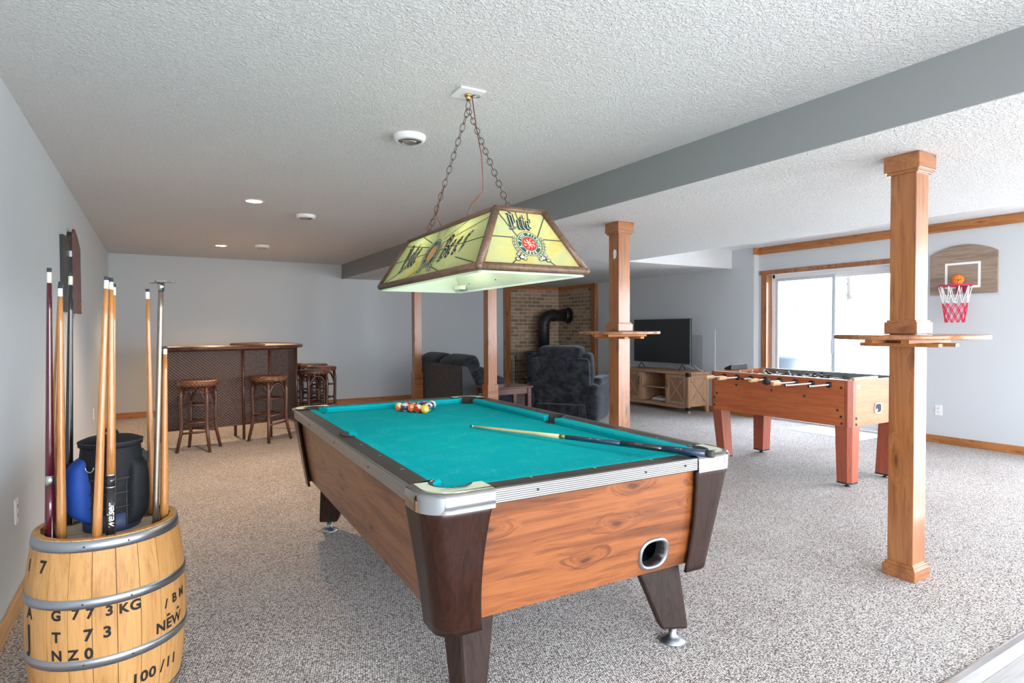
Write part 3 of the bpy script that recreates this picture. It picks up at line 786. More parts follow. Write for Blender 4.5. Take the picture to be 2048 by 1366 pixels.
    for sy in (-1, 1):
        y0, y1 = NL+.040, L-cw; x1 = W-.235
        pts = [(-x1, sy*y0), (x1, sy*y0), (x1-.02, sy*y1), (-x1+.02, sy*y1)]
        if sy < 0: pts = pts[::-1]
        rail('rail_top', pts if sy > 0 else pts, M['railx'])
    # sights
    b = MB()
    def dia(x, y, hor):
        a, c = (.009, .005) if hor else (.005, .009)
        MB().add([(x-a, y, zr+.0012), (x, y-c, zr+.0012), (x+a, y, zr+.0012), (x, y+c, zr+.0012)], [(0, 1, 2, 3)]).build('rail_sight', M['ivory'], T)
    for sx in (-1, 1):
        for k in (-3, -2, -1, 1, 2, 3): dia(sx*(NW+.072), k*.272, True)
    for sy in (-1, 1):
        for k in (-1, 0, 1): dia(k*.272, sy*(NL+.062), False)
    # cushions with angled ends
    zn, zl = ZB+.030, ZB
    def cushion(p0, p1, out, e0, e1):
        """p0->p1 along the nose, out: unit vector toward the rail, e: how far the back edge reaches beyond the nose ends"""
        p0, p1, out = Vector(p0), Vector(p1), Vector(out); d = (p1-p0).normalized(); bk = .050
        secs = []
        for p, e, s_ in ((p0, e0, -1), (p1, e1, 1)):
            secs.append([(p+out*.008).to_3d()+Vector((0, 0, zl)), p.to_3d()+Vector((0, 0, zn-.006)), (p+out*.006).to_3d()+Vector((0, 0, zn+.004)),
                         (p+out*bk+d*s_*e).to_3d()+Vector((0, 0, zr+.001)), (p+out*bk+d*s_*e).to_3d()+Vector((0, 0, zl))])
        c = MB(); A, B = secs
        c.add(A+B, [(4, 3, 2, 1, 0), (5, 6, 7, 8, 9)]+[(i, (i+1) % 5, 5+(i+1) % 5, 5+i) for i in range(5)])
        c.build('cushion', M['felt'], T, .003)
    for sx in (-1, 1):
        cushion((sx*NW, -NL+.075), (sx*NW, -.055), (sx, 0), .045, -.018)
        cushion((sx*NW, .055), (sx*NW, NL-.075), (sx, 0), -.018, .045)
    for sy in (-1, 1):
        cushion((-NW+.075, sy*NL), (NW-.075, sy*NL), (0, sy), .045, .045)
    # ribbed aluminium edge trim
    for sx in (-1, 1):
        b = MB(); y1 = L-.170
        b.ext([(sx*(W-cw), -y1), (sx*W, -y1), (sx*W, y1), (sx*(W-cw), y1)][::sx], .752, ZT+.001)
        b.build('edge_trim', M['ribz'], T, .004)
    for sy in (-1, 1):
        b = MB(); x1 = W-.235
        b.ext([(-x1, sy*(L-cw)), (-x1, sy*L), (x1, sy*L), (x1, sy*(L-cw))][::-sy], .752, ZT+.001)
        b.build('edge_trim', M['ribz'], T, .004)
    b = MB()
    for y in (-.62, -.05, .55): MB().lathe([(0, 0), (.004, .0), (.004, .002), (0, .002)], seg=8, m=Matrix.Translation((-W-.001, y, .778)) @ Matrix.Rotation(R(-90), 4, 'Y')).build('trim_screw', M['tip'], T)
    for x in (-.29, .18, .38): MB().lathe([(0, 0), (.004, .0), (.004, .002), (0, .002)], seg=8, m=Matrix.Translation((x, -L-.001, .778)) @ Matrix.Rotation(R(90), 4, 'X')).build('trim_screw', M['tip'], T)
    # corner castings: chrome band wrapping the corner, pale textured top with pocket cut
    for sx in (-1, 1):
        for sy in (-1, 1):
            rad = .105
            def outline(off, z, n=12):
                pts = []
                X, Y, r = W+.004-off, L+.004-off, rad-off
                pts.append((W-.235, Y))
                for i in range(n+1):
                    a = PI/2*i/n; pts.append((X-r+r*math.sin(a), Y-r+r*math.cos(a)))
                pts.append((X, L-.175))
                return [Vector((sx*x, sy*y, z)) for x, y in pts]
            lay = [outline(0, .742), outline(0, ZT-.012), outline(.004, ZT+.001), outline(.012, ZT+.005), outline(.028, ZT+.006)]
            vs = [p for l in lay for p in l]; n = len(lay[0])
            fs = [(r*n+i, r*n+i+1, (r+1)*n+i+1, (r+1)*n+i) for r in range(4) for i in range(n-1)]
            if sx*sy > 0: fs = [f[::-1] for f in fs]
            b = MB().add(vs, fs, True)
            co = b.build('corner_casting', M['chrome'], T)
            # inset top plate: fan between the outer band and pocket arc
            X, Y, r = NW+.0, NL+.0, .0735
            mid = 45
            out = outline(.028, ZT+.0055); m = len(out)
            inn = []
            for i in range(m):
                a = R(mid+104-208*i/(m-1)); inn.append(Vector((sx*(X+r*math.cos(a)), sy*(Y+r*math.sin(a)), ZT+.0055)))
            first = Vector((sx*(W-.235), sy*(NL+.040), ZT+.0055)); last = Vector((sx*(NW+.048), sy*(L-.175), ZT+.0055))
            vs = out+inn+[first, last]
            fs = [(i, i+1, m+i+1, m+i) for i in range(m-1)] + [(2*m, 0, m), (m-1, 2*m+1, 2*m-1)]
            if sx*sy > 0: fs = [f[::-1] for f in fs]
            b = MB().add(vs, fs)
            low = [Vector((p.x, p.y, ZT-.02)) for p in (first, last)]
            b.build('casting_plate', M['cream'], co)
            em = MB()   # embossed maker's emblem: a winged swash
            ex, ey = sx*(W-.125), sy*(L-.052)
            fn = lambda x, y: (ex+x, ey+y, ZT+.0075)
            for pts in ([(-.055, .0), (-.03, .010), (-.005, .016), (.02, .008), (.055, .006)], [(-.055, .0), (-.02, -.008), (.02, -.010), (.055, .006)], [(-.03, .004), (-.012, .006), (-.006, -.004)], [(.0, .004), (.04, .002)], [(.0, -.002), (.036, -.003)]):
                nib(em, pts, fn, .0028, 60)
            em.build('emblem', M['tip'], co)
pool_table()
def pt_world(x, y, z):
    c, s_ = math.cos(PT_A), math.sin(PT_A)
    return Vector((PT_C.x+x*c-y*s_, PT_C.y+x*s_+y*c, z))

# balls racked on the table
BALLC = {1: (.78, .52, .04), 2: (.01, .03, .25), 3: (.60, .02, .02), 4: (.10, .03, .18), 5: (.85, .16, .01), 6: (.01, .16, .08), 7: (.28, .01, .03), 8: (.01, .01, .012)}
def m_ball(n, striped, cn):
    t = NT('ball_%s' % cn); c = BALLC[n]; iv = (.72, .68, .46)
    if not striped: t.set(c, .12)
    else:
        s = t.new('ShaderNodeSeparateXYZ'); t.link(t.coord(), s.inputs[0])
        t.set(t.mix(t.math('LESS_THAN', t.math('ABSOLUTE', s.outputs[2]), .0155), iv, c), .12)
    t.b.inputs['Coat Weight'].default_value = .5
    return t.m
def balls():
    r = .0285; names = {1: 'yellow', 2: 'blue', 3: 'red', 4: 'purple', 5: 'orange', 6: 'green', 7: 'maroon', 8: 'black'}
    apex = Vector((.078, .735)); dirl = Vector((-.55, .835)).normalized()
    # the triangle as photographed: apex toward the camera-right, base near the far cushion
    base = math.atan2(.97-.745, .0655-.076)
    # rows: apex first
    rows = [[(1, 0)], [(1, 1), (2, 0)], [(7, 0), (8, 0), (2, 1)], [(5, 0), (4, 1), (6, 1), (5, 1)], [(4, 1), (3, 1), (6, 0), (7, 1), (3, 0)]]
    rows = [[(1, 0)],
            [(3, 1), (2, 1)],
            [(5, 0), (8, 0), (6, 1)],
            [(4, 1), (7, 0), (4, 0), (2, 0)],
            [(5, 1), (3, 0), (6, 0), (7, 1), (1, 1)]]
    where = [['front tip of the rack'], ['second row left', 'second row right'], ['third row left', 'rack centre', 'third row right'],
             ['fourth row far left', 'fourth row, second', 'fourth row, third', 'fourth row right end'],
             ['back row left corner', 'back row, second from left', 'back row middle', 'back row, second from right', 'back row right corner']]
    ax = Vector((math.sin(R(3)), math.cos(R(3)))); px = Vector((ax.y, -ax.x))
    tip = Vector((.070, .735))
    for i, row in enumerate(rows):
        for j, (n, st) in enumerate(row):
            p = tip + ax*(i*r*1.74) + px*((j-i/2)*2.02*r)
            cn = names[n]+('_stripe' if st else '')
            b = MB().sphere((0, 0, 0), r, 20, 14)
            o = b.build('billiard_ball', m_ball(n, st, cn))
            o.location = pt_world(p.x, p.y, .765+r); rnd = random.Random(n*7+st*3+i)
            o.rotation_euler = (rnd.uniform(-.9, .9), rnd.uniform(-.9, .9), rnd.uniform(0, 6))
            # the number disc
            d = MB(); vs = [(0, 0, r*1.004)]; m = 14; k = .38
            if n == 5 and not st: vdir = Vector((-.25, -.75, .45))
            elif n == 1 and not st: vdir = Vector((-.1, -.95, .0))
            else: vdir = Vector((rnd.uniform(-.6, .6), rnd.uniform(-.9, -.1), rnd.uniform(-.1, 1)))
            vdir.normalize(); q = vdir.to_track_quat('Z', 'Y').to_matrix().to_4x4()
            q = o.rotation_euler.to_matrix().to_4x4().inverted() @ q
            for a in range(m): vs.append((r*1.004*math.sin(k)*math.cos(2*PI*a/m), r*1.004*math.sin(k)*math.sin(2*PI*a/m), r*1.004*math.cos(k)))
            d.add([q @ Vector(v) for v in vs], [(0, 1+a, 1+(a+1) % m) for a in range(m)], True)
            dd = d.build('number_disc', M['ivory'], o)
            nt = MB(); num = n + (8 if st else 0)
            put_text(nt, str(num), .013, lambda x, y: tuple(q @ Vector((x, y, math.sqrt(max(1e-9, (r*1.012)**2-x*x-y*y))))))
            nt.build('number', M['tip'], dd)
            tag(o, '%s %s ball numbered %d, %s' % (names[n], 'striped' if st else 'solid', num, where[i][j]), 'ball', 'racked billiard balls on the teal felt')
balls()

def cue_between(name, label, cat, p0, p1, segs, radii, group=None, tipcap=None):
    """segs: list of (t0, t1, material, partname); radii: function of t (0 butt .. 1 tip)"""
    p0, p1 = Vector(p0), Vector(p1); d = p1-p0; L = d.length
    o = thing(name, label, cat, p0, 0, group); o.rotation_mode = 'QUATERNION'; o.rotation_quaternion = d.to_track_quat('Z', 'Y')
    for t0, t1, m, nm in segs:
        n = max(2, int((t1-t0)*10)+1); prof = [(radii(t0+(t1-t0)*i/(n-1)), L*(t0+(t1-t0)*i/(n-1))) for i in range(n)]
        MB().lathe(prof, seg=20).build(nm, m, o)
    return o
rad = lambda t: .0148*(1-t)**.9*1.0 + .0064*1.0 - .0064*(1-t)*.0 if t < 1 else .0064
rad = lambda t: .0150 + (.0066-.0150)*t
# the cue lying across the near right corner
a, b_ = pt_world(.467, -1.285, .824), pt_world(.086, .078, .7738)
cue_between('pool_cue', 'two-piece cue lying on the felt, pale shaft and navy butt', 'pool cue', a, b_,
    [(0, .02, M['rubber'], 'bumper'), (.02, .155, M['cueblue'], 'butt_sleeve'), (.155, .30, M['cueblack'], 'wrap'), (.30, .52, M['cueblue'], 'forearm'), (.52, .545, M['brass'], 'joint'), (.545, .982, M['cuepale'], 'shaft'), (.982, .992, M['ivory'], 'ferrule'), (.992, 1, M['tip'], 'tip')], rad)

# ================================================================== LAMP
def lamp():
    T = thing('billiard_lamp', 'hanging stained glass style billiard lamp with logo panels and brown frame', 'lamp', (1.325, 2.640, 0), -R(1.9))
    bx, by, zb, tx, ty, zt = .247, .640, 1.550, .112, .520, 1.800
    B = [Vector((-bx, -by, zb)), Vector((bx, -by, zb)), Vector((bx, by, zb)), Vector((-bx, by, zb))]
    U = [Vector((-tx, -ty, zt)), Vector((tx, -ty, zt)), Vector((tx, ty, zt)), Vector((-tx, ty, zt))]
    fr = MB()
    def bar(a, b, r=.016): fr.tube([a, b], r, 10)
    for i in range(4): bar(B[i], B[(i+1) % 4], .0165); bar(U[i], U[(i+1) % 4], .013); bar(B[i], U[i], .0165)
    for p in B: fr.sphere(p, .0175, 12, 8)
    for p in U: fr.sphere(p, .0145, 10, 6)
    fr.build('frame', M['lampframe'], T)
    MB().add([p+Vector((0, 0, -.002)) for p in U], [(0, 1, 2, 3)]).build('top_liner', M['mint'], T)
    panels = []
    for i in range(4):
        j = (i+1) % 4
        a, b, c, d = B[i], B[j], U[j], U[i]
        nrm = (b-a).cross(d-a).normalized(); ctr = (a+b+c+d)/4
        if nrm.dot(ctr-Vector((0, 0, ctr.z))) < 0: nrm = -nrm
        o = MB().add([q+nrm*.002 for q in (a, b, c, d)], [(0, 1, 2, 3)]).build('glass_panel', M['panel'], T)
        dn = ((a+b)/2-(c+d)/2).normalized()*.018
        MB().add([q-nrm*.0175 for q in (a+dn, b+dn, c, d)], [(3, 2, 1, 0)]).build('liner', M['mint'], o)
        mid = (a+b)/2; right = (b-a).normalized(); upv = ((c+d)/2-mid); H = upv.length; upv.normalize()
        fn = lambda k: (lambda x, y: tuple(mid+right*x+upv*y+nrm*k))
        hw = (b-a).length/2; ht = (c-d).length/2
        # leading lines
        ln = MB()
        def line(x0, y0, x1, y1, wd=.0022):
            dx, dy = x1-x0, y1-y0; l = math.hypot(dx, dy); nx, ny = -dy/l*wd, dx/l*wd; f = fn(.0035)
            ln.add([f(x0+nx, y0+ny), f(x1+nx, y1+ny), f(x1-nx, y1-ny), f(x0-nx, y0-ny)], [(0, 1, 2, 3)])
        E_ = lambda y: hw+(ht-hw)*y/H
        long = hw > .4
        cy = H*(.47 if long else .405)
        ry = .085 if long else .064
        rx = .080 if long else .058
        k0 = .10 if long else .08
        cx0 = 0.0
        line(-E_(H*.5), H*.5, -rx*1.25, H*.5); line(rx*1.25, H*.5, E_(H*.5), H*.5)
        for sg in (-1, 1):
            if long:
                line(sg*rx*.9, cy+ry*.8, sg*E_(H)*.62, H); line(sg*rx*1.1, cy+ry*.55, sg*E_(H)*.97, H*.86); line(sg*rx*.8, cy-ry*.9, sg*.28, 0.0); line(sg*.34, cy-.06, sg*E_(.03)*.92, 0.02); line(sg*rx*.4, cy+ry, sg*.06, H)
            else:
                line(sg*rx*.8, cy+ry*.5, sg*E_(H)*.98, H*.92); line(sg*rx*.9, cy-ry*.9, sg*.12, 0.0); line(sg*rx*.3, cy+ry, sg*.03, H)
        ln.build('leading', M['logodark'], o)
        # round emblem
        em = MB(); f = fn(.0042)
        disk(em, 0, cy, 0, rx, f); e = em.build('emblem_disc', M['logolight'], o)
        em = MB(); f = fn(.0050); disk(em, 0, cy, rx*.95, rx, f); disk(em, 0, cy, rx*.62, rx*.90, f); disk(em, 0, cy, rx*.54, rx*.585, f); em.build('emblem_ring', M['logogreen' if True else 'logodark'], o)
        em = MB(); disk(em, 0, cy, 0, rx*.54, fn(.0050)); em.build('emblem_centre', M['logoorange'] if long else M['logored'], o)
        em = MB(); f = fn(.0060)
        for q in range(8):
            an = 2*PI*q/8+.2
            nib(em, [(rx*.12*math.cos(an), cy+rx*.12*math.sin(an)), (rx*.34*math.cos(an+.35), cy+rx*.34*math.sin(an+.35)), (rx*.44*math.cos(an), cy+rx*.44*math.sin(an))], f, rx*.07, 50)
        disk(em, 0, cy, rx*.06, rx*.11, f, 14)
        def arc_text(txt, r, a_mid, step, size, flip=False):
            for q, ch in enumerate(txt):
                if ch == ' ': continue
                an = a_mid+((len(txt)-1)/2-q)*step*(-1 if flip else 1)
                px, py = r*math.cos(R(an)), r*math.sin(R(an)); rot = R(an-90+(180 if flip else 0))
                put_text(em, ch, size, lambda x, y: f(px+x*math.cos(rot)-y*math.sin(rot), cy+py+x*math.sin(rot)+y*math.cos(rot)), bold=.0004)
        arc_text('A FINE PILSNER', rx*.76, 90, 17, rx*.30)
        arc_text('BEER', rx*.76, 270, 19, rx*.30, True)
        em.build('emblem_lettering', M['logolight'], o)
        # wheat ears at both sides and hop leaves at the foot
        em = MB(); em2 = MB(); f = fn(.0048)
        for sg in (-1, 1):
            for q in range(8):
                an = R(158+q*12) if sg < 0 else R(22-q*12)
                for off_, da in ((1.12, .35), (1.26, -.15)):
                    px, py = (rx*off_)*math.cos(an), cy+(rx*off_)*math.sin(an); th = an+sg*(PI/2-da)
                    for (l_, w_2, mm_) in ((rx*.15, rx*.062, em), (rx*.11, rx*.034, em2)):
                        ff = f if mm_ is em else fn(.0054)
                        mm_.add([ff(px+l_*math.cos(a_)*math.cos(th)-w_2*math.sin(a_)*math.sin(th), py+l_*math.cos(a_)*math.sin(th)+w_2*math.sin(a_)*math.cos(th)) for a_ in [2*PI*z_/10 for z_ in range(10)]], [tuple(range(10))])
            for dx_, dy_, r_h in ((.0, .0, .015), (.022, -.010, .012), (.014, .012, .010), (-.012, -.008, .010)):
                disk(em, sg*(rx*.85+dx_), cy-rx*1.12+dy_, 0, r_h, f, 12, .75); disk(em2, sg*(rx*.85+dx_), cy-rx*1.12+dy_, 0, r_h*.62, fn(.0054), 12, .7)
        em.build('emblem_wreath', M['logodark'], o); em2.build('wreath_grains', M['logolight'], o)
        # black letter words
        def word(strokes, x0, y0, s, slant=0.0):
            wd = MB(); hi = MB(); f1, f2 = fn(.0052), fn(.0062)
            tr = lambda x, y: (x0+x*s+slant*y*s*0, y0+y*s+slant*x*s)
            for st in strokes: nib(wd, [tr(*p) for p in st], f1, .34*s, 42)
            for st in strokes: nib(hi, [tr(*p) for p in st], f2, .045*s, 42)
            wd.build('word', M['logodark'], o); hi.build('word_inline', M['logolight'], o)
        Lr = [[(.16, 1.10), (.10, .95), (.16, .05)], [(.0, .0), (.28, .0), (.52, .10)], [(.02, 1.12), (.26, 1.02)], [(.30, .98), (.34, .35)]]
        ir = [[(.68, .70), (.68, .10), (.78, .02)], [(.62, .66), (.74, .72)], [(.66, .92), (.72, .98)]]
        tr_ = [[(.98, .98), (.96, .12), (1.10, .02)], [(.86, .70), (1.12, .72)]]
        er = [[(1.42, .40), (1.26, .44), (1.26, .12), (1.42, .02), (1.50, .08)], [(1.26, .44), (1.30, .68), (1.46, .66), (1.44, .44)]]
        def sh(st, dx): return [[(x+dx, y) for x, y in s_] for s_ in st]
        lite = Lr+ir+tr_+er
        Br = [[(.14, 1.02), (.12, .08)], [(.0, 1.04), (.30, 1.08), (.50, .92), (.46, .66), (.18, .56)], [(.20, .56), (.50, .48), (.54, .16), (.34, .0), (.04, .04)]]
        rr_ = [[(2.06, .70), (2.04, .04)], [(2.06, .62), (2.22, .74), (2.36, .68)]]
        beer = Br+sh(er, -.50)+sh(er, .08)+rr_
        if long:
            word(lite, -.400, cy-.058, .130, .10); word(beer, .135, cy-.055, .112, .10)
        else:
            word(lite, -.072, H*.655, .066)
    # bulbs high inside the shade
    for y in (-.27, .27):
        MB().sphere((0, y, zt-.050), .028, 14, 10).build('bulb', M['lampbulb'], T)
        l = bpy.data.lights.new('shade_lamp', 'POINT'); l.energy = 2.2; l.color = (1, .90, .72); l.shadow_soft_size = .03
        lo = bpy.data.objects.new('shade_lamp', l); col.objects.link(lo); lo.parent = T; lo.location = (0, y, zt-.095)
    # inner bracket, sockets
    MB().box((bx-.052, by-.135, zb-.010), (bx-.026, by-.025, zb+.014)).build('inner_bracket', M['ivory'], T, .004)
    sc = MB()
    for y in (-.52, -.28, .12, .45): sc.sphere((bx-.030, y, zb+.020), .0045, 8, 6)
    sc.build('rivets', M['tip'], T)
    # canopy plate and hook at the ceiling
    cp = MB(); cp.box((-.065-.015, -.115, ZC-.010), (.065-.015, .015, ZC)); 
    pl = cp.build('ceiling_plate', M['whitepaint'], T, .004)
    hk = MB(); hk.lathe([(.012, ZC-.035), (.012, ZC-.01)], (-.015, -.05, 0), 12).lathe([(.018, ZC-.018), (.018, ZC-.010)], (-.015, -.05, 0), 12); hk.build('hook', M['brass'], pl)
    rg = MB()
    for r_ in (.014, .022): rg.tube([(.025+r_*math.cos(2*PI*i/20), -.05+r_*math.sin(2*PI*i/20), ZC-.0115) for i in range(20)], .0015, 6, True)
    rg.build('socket_ring', M['steel'], pl)
    # chains
    def chain(p0, p1, name='chain'):
        p0, p1 = Vector(p0), Vector(p1); d = p1-p0; L = d.length; n = int(L/.034); t = d.normalized()
        s1 = t.orthogonal().normalized(); s2 = t.cross(s1); c = MB()
        for i in range(n):
            ctr = p0+d*((i+.5)/n); s = s1 if i % 2 else s2; pts = []
            for k in range(14):
                a = 2*PI*k/14; pts.append(ctr+t*(.0225*math.sin(a))+s*(.0115*math.cos(a)))
            c.tube(pts, .0019, 5, True)
        c.build(name, M['chain'], T)
    top = Vector((-.015, -.05, ZC-.04))
    chain(top, (-.015, -.05, ZC-.085), 'chain')
    top2 = Vector((-.015, -.05, ZC-.08))
    chain(top2, (-tx+.02, ty*.52, zt+.02)); chain(top2, (.0, -ty+.09, zt+.02))
    lp = MB()
    for (x, y) in ((-tx+.02, ty*.52), (.0, -ty+.09)):
        lp.tube([(x+.014*math.cos(2*PI*i/14), y, zt+.02+.014*math.sin(2*PI*i/14)) for i in range(14)], .0025, 6, True)
        lp.lathe([(.012, zt+.0), (.012, zt+.008)], (x, y, 0), 10)
    lp.build('chain_loops', M['cordbrown'], T)
    cd = MB(); sp = [(.005, -.05, ZC-.012), (.02, -.06, ZC-.15), (.045, -.07, ZC-.30), (.05, -.075, ZC-.42), (.055, -.06, ZC-.47), (.01, -.02, ZC-.53), (.00, -.0, ZC-.575), (.03, -.02, ZC-.61), (.045, -.03, zt+.01)]
    cd.tube(sp, .0026, 6)
    cd.tube([(-.055, .15, ZC-.40), (-.07, .20, ZC-.50), (-.085, .235, ZC-.56), (-.10, .28, zt+.045), (-.085, .30, zt+.015)], .0024, 6)
    cd.tube([(-.055, .15, ZC-.40), (-.066, .19, ZC-.47), (-.075, .22, ZC-.55), (-.06, .19, zt+.04), (-.04, .16, zt+.01)], .0024, 6)
    cd.build('cord', M['cordbrown'], T)
lamp()

# ================================================================== BARREL WITH CUES
BC = Vector((-.154, 2.588, 0))
def barrel():
    T = thing('oak_barrel', 'small oak barrel with stencilled letters and steel hoops holding the cues', 'barrel', BC)
    H = .626
    def rad_at(z): k = (z-H/2)/(H/2); return .2435-.0295*k*k
    n = 22; b = MB(); g = MB()
    for i in range(n):      # one visible stave surface each, as pattern of a single shell
        a0, a1 = 2*PI*i/n+.004, 2*PI*(i+1)/n-.004; rows = 14; vs = []
        for r in range(rows+1):
            z = H*r/rows
            for k in range(4):
                a = a0+(a1-a0)*k/3; rr = rad_at(z)/math.cos(a-(a0+a1)/2)*math.cos((a1-a0)/3) if False else rad_at(z); vs.append((rr*math.cos(a), rr*math.sin(a), z))
        for r in range(rows+1):
            z = H*r/rows
            for a in (a0, a1): rr = rad_at(z)-.02; vs.append((rr*math.cos(a), rr*math.sin(a), z))
        fs = [(r*4+k, r*4+k+1, (r+1)*4+k+1, (r+1)*4+k) for r in range(rows) for k in range(3)]
        o = (rows+1)*4
        b.add(vs, fs, True)
        fs = [(o+2*r, r*4, (r+1)*4, o+2*r+2) for r in range(rows)]+[(r*4+3, o+2*r+1, o+2*r+3, (r+1)*4+3) for r in range(rows)]
        fs += [(o+2*rows, rows*4, rows*4+1, rows*4+2, rows*4+3, o+2*rows+1)]
        b.add(vs, fs, False)
    sh = b.build('staves', M['oak'], T)
    MB().lathe([(rad_at(H*q/10)-.012, H*q/10) for q in range(11)], seg=44, cap=False).build('stave_joints', M['gap'], sh)
    # head with cue holes
    hz = .600; holes = [(-.150, -.040, .017), (-.118, .120, .020), (-.02, -.165, .018), (.012, -.166, .018), (.122, .100, .026), (.157, -.030, .018)]
    hd = MB(); hd.lathe([(0, hz), (.1975, hz)], seg=44, cap=False); hd.lathe([(.1975, hz-.02), (.0, hz-.02)], seg=44, cap=False)
    hd.lathe([(.1975, hz), (.1975, hz-.02)], seg=44, cap=False); head = hd.build('head', M['oakhead'], T)
    MB().lathe([(.1965, hz), (.206, H-.012), (.2125, H)], seg=44, cap=False).build('chime', M['oak'], T)
    hh = MB()
    for x, y, r in holes: hh.lathe([(0, hz+.0008), (r+.006, hz+.0008)], (x, y, 0), 18, cap=False)
    hh.build('cue_holes', M['gap'], head)
    for z0, z1 in ((.588, .622), (.410, .440), (.212, .243), (.012, .044)):
        h = MB(); h.lathe([(rad_at(z0)-.002, z0), (rad_at(z0)+.0025, z0), (rad_at((z0+z1)/2)+.0032, (z0+z1)/2), (rad_at(z1)+.0025, z1), (rad_at(z1)-.002, z1)], seg=56, cap=False)
        ho = h.build('hoop', M['steel'], T)
        rv = MB()
        for a in (-72, -104): rv.sphere(((rad_at(z0)+.003)*math.cos(R(a)), (rad_at(z0)+.003)*math.sin(R(a)), (z0+z1)/2), .003, 8, 6)
        rv.build('rivet', M['iron'], ho)
    # stencils
    def wrap(phi, z0, tilt=0.0):
        def f(x, y):
            c, s_ = math.cos(tilt), math.sin(tilt); X, Y = x*c-y*s_, x*s_+y*c
            z = z0+Y; r = rad_at(z)+.0008; a = R(phi)+X/r
            return (r*math.cos(a), r*math.sin(a), z)
        return f
    groups = {}
    for txt, phi, z, size, sp in (('1', -158, .534, .052, 0), ('7', -138, .540, .056, 0), ('G', -123, .392, .045, 0), ('7', -109, .394, .045, 0), ('7', -99.4, .392, .045, 0), ('3', -86.9, .390, .045, 0),
                              ('K', -77.5, .386, .042, 0), ('G', -69.3, .386, .048, 0), ('T', -122.8, .322, .046, 0), ('7', -100.8, .322, .052, 0), ('3', -88.4, .322, .050, 0), ('N', -122.9, .262, .046, 0), ('Z', -110.9, .262, .046, 0), ('0', -100.5, .262, .050, 0),
                              ('A', -150.2, .388, .050, 0), ('J', -151, .305, .115, 0),
                              ('/', -44, .345, .04, 0), ('B', -34.5, .350, .044, 0), ('M', -24, .352, .044, 0), ('-', -42, .308, .05, 0), ('-', -30, .310, .05, 0), ('NEW', -40, .272, .050, .25), ('100', -63, .128, .052, .12), ('/', -47, .128, .055, .1), ('11', -37, .130, .052, .2)):
        st = MB(); put_text(st, txt, size, wrap(phi, z, 0), bold=.0017, space=1.08)
        st.build('stencil_mark', M['ink'], sh)
    # bridges of bare wood that cut the stencil letters
    return T
barrel()
def in_barrel(u, v): return (BC.x+u, BC.y+v)
crad = lambda r0, r1: (lambda t: r0+(r1-r0)*t)
def cue(label, base, tip, kind, group='pool cues standing in the barrel'):
    r = crad(.0150, .0066)
    p0 = Vector((*base, .604)); p1 = Vector(tip)
    if kind == 'red': segs = [(0, .20, M['cuered'], 'butt'), (.20, .235, M['alu'], 'joint'), (.235, .945, M['cuered'], 'shaft'), (.945, .985, M['ivory'], 'ferrule'), (.985, 1, M['tip'], 'tip')]
    elif kind == 'black': segs = [(0, .95, M['cueblack'], 'shaft'), (.95, .985, M['ivory'], 'ferrule'), (.985, 1, M['tip'], 'tip')]
    elif kind == 'label': segs = [(0, .20, M['cueblack'], 'butt'), (.20, .205, M['alu'], 'ring'), (.205, .245, M['cueblack'], 'collar'), (.245, .252, M['alu'], 'joint_ring'), (.252, .955, M['cue'], 'shaft'), (.955, .985, M['ivory'], 'ferrule'), (.985, 1, M['tip'], 'tip')]
    else: segs = [(0, .955, M['cue'], 'shaft'), (.955, .987, M['whitepaint'], 'ferrule'), (.987, 1, M['tip'], 'tip')]
    o = cue_between('pool_cue', label, 'pool cue', p0, p1, segs, r, group)
    if kind in ('red', 'black'):
        b = MB()
        for a in (-2.1, -1.0): b.add([(.0152*math.cos(a+d), .0152*math.sin(a+d), z) for d, z in ((-.10, .0), (.10, .0), (.0, .085))], [(0, 1, 2)])
        b.build('inlay_points', M['ivory'], o)
    if kind == 'label':
        b = MB(); q = o.rotation_quaternion.to_matrix().to_4x4().inverted()
        tcam = q @ Vector((-p0.x, -p0.y, 0)); ac = math.atan2(tcam.y, tcam.x)
        def f(x, y):
            a = ac+(-y)/.0153; rr = .01565-.0084*(.08+x)/.9
            return (rr*math.cos(a+PI/2*0), rr*math.sin(a), .082+x)
        put_text(b, 'weiser', .034, f, shear=.35, space=.9, bold=.0004); b.build('script_lettering', M['ivory'], o)
    return o
cue('burgundy cue with a steel joint, leftmost in the barrel', in_barrel(-.162, -.050), (-.302, 2.530, 1.521), 'red')
cue('honey wood cue beside the burgundy one in the barrel', in_barrel(-.128, -.070), (-.272, 2.520, 1.464), 'plain')
cue('black cue with a pale ferrule behind the cooler bag', in_barrel(-.127, .107), (-.260, 2.697, 1.522), 'black')
cue('tallest honey wood cue in front of the cooler bag', in_barrel(-.022, -.176), (-.136, 2.420, 1.490), 'plain')
cue('honey wood cue with a black lettered butt before the cooler bag', in_barrel(.016, -.174), (-.124, 2.430, 1.487), 'label')
cue('thin wooden cue half hidden behind the two cues at the front of the barrel', in_barrel(.0135, -.1305), (-.119, 2.470, 1.470), 'plain')
cue('honey wood cue leaning left at the back right of the barrel', in_barrel(.135, .100), (-.022, 2.690, 1.469), 'plain')
cue('short honey wood cue at the right rim beside the bridge stick', in_barrel(.174, -.022), (.032, 2.557, 1.250), 'plain')
cue('pale ferrule cue just behind the honey cue on the left of the barrel', in_barrel(-.166, -.008), (-.275, 2.560, 1.478), 'plain')
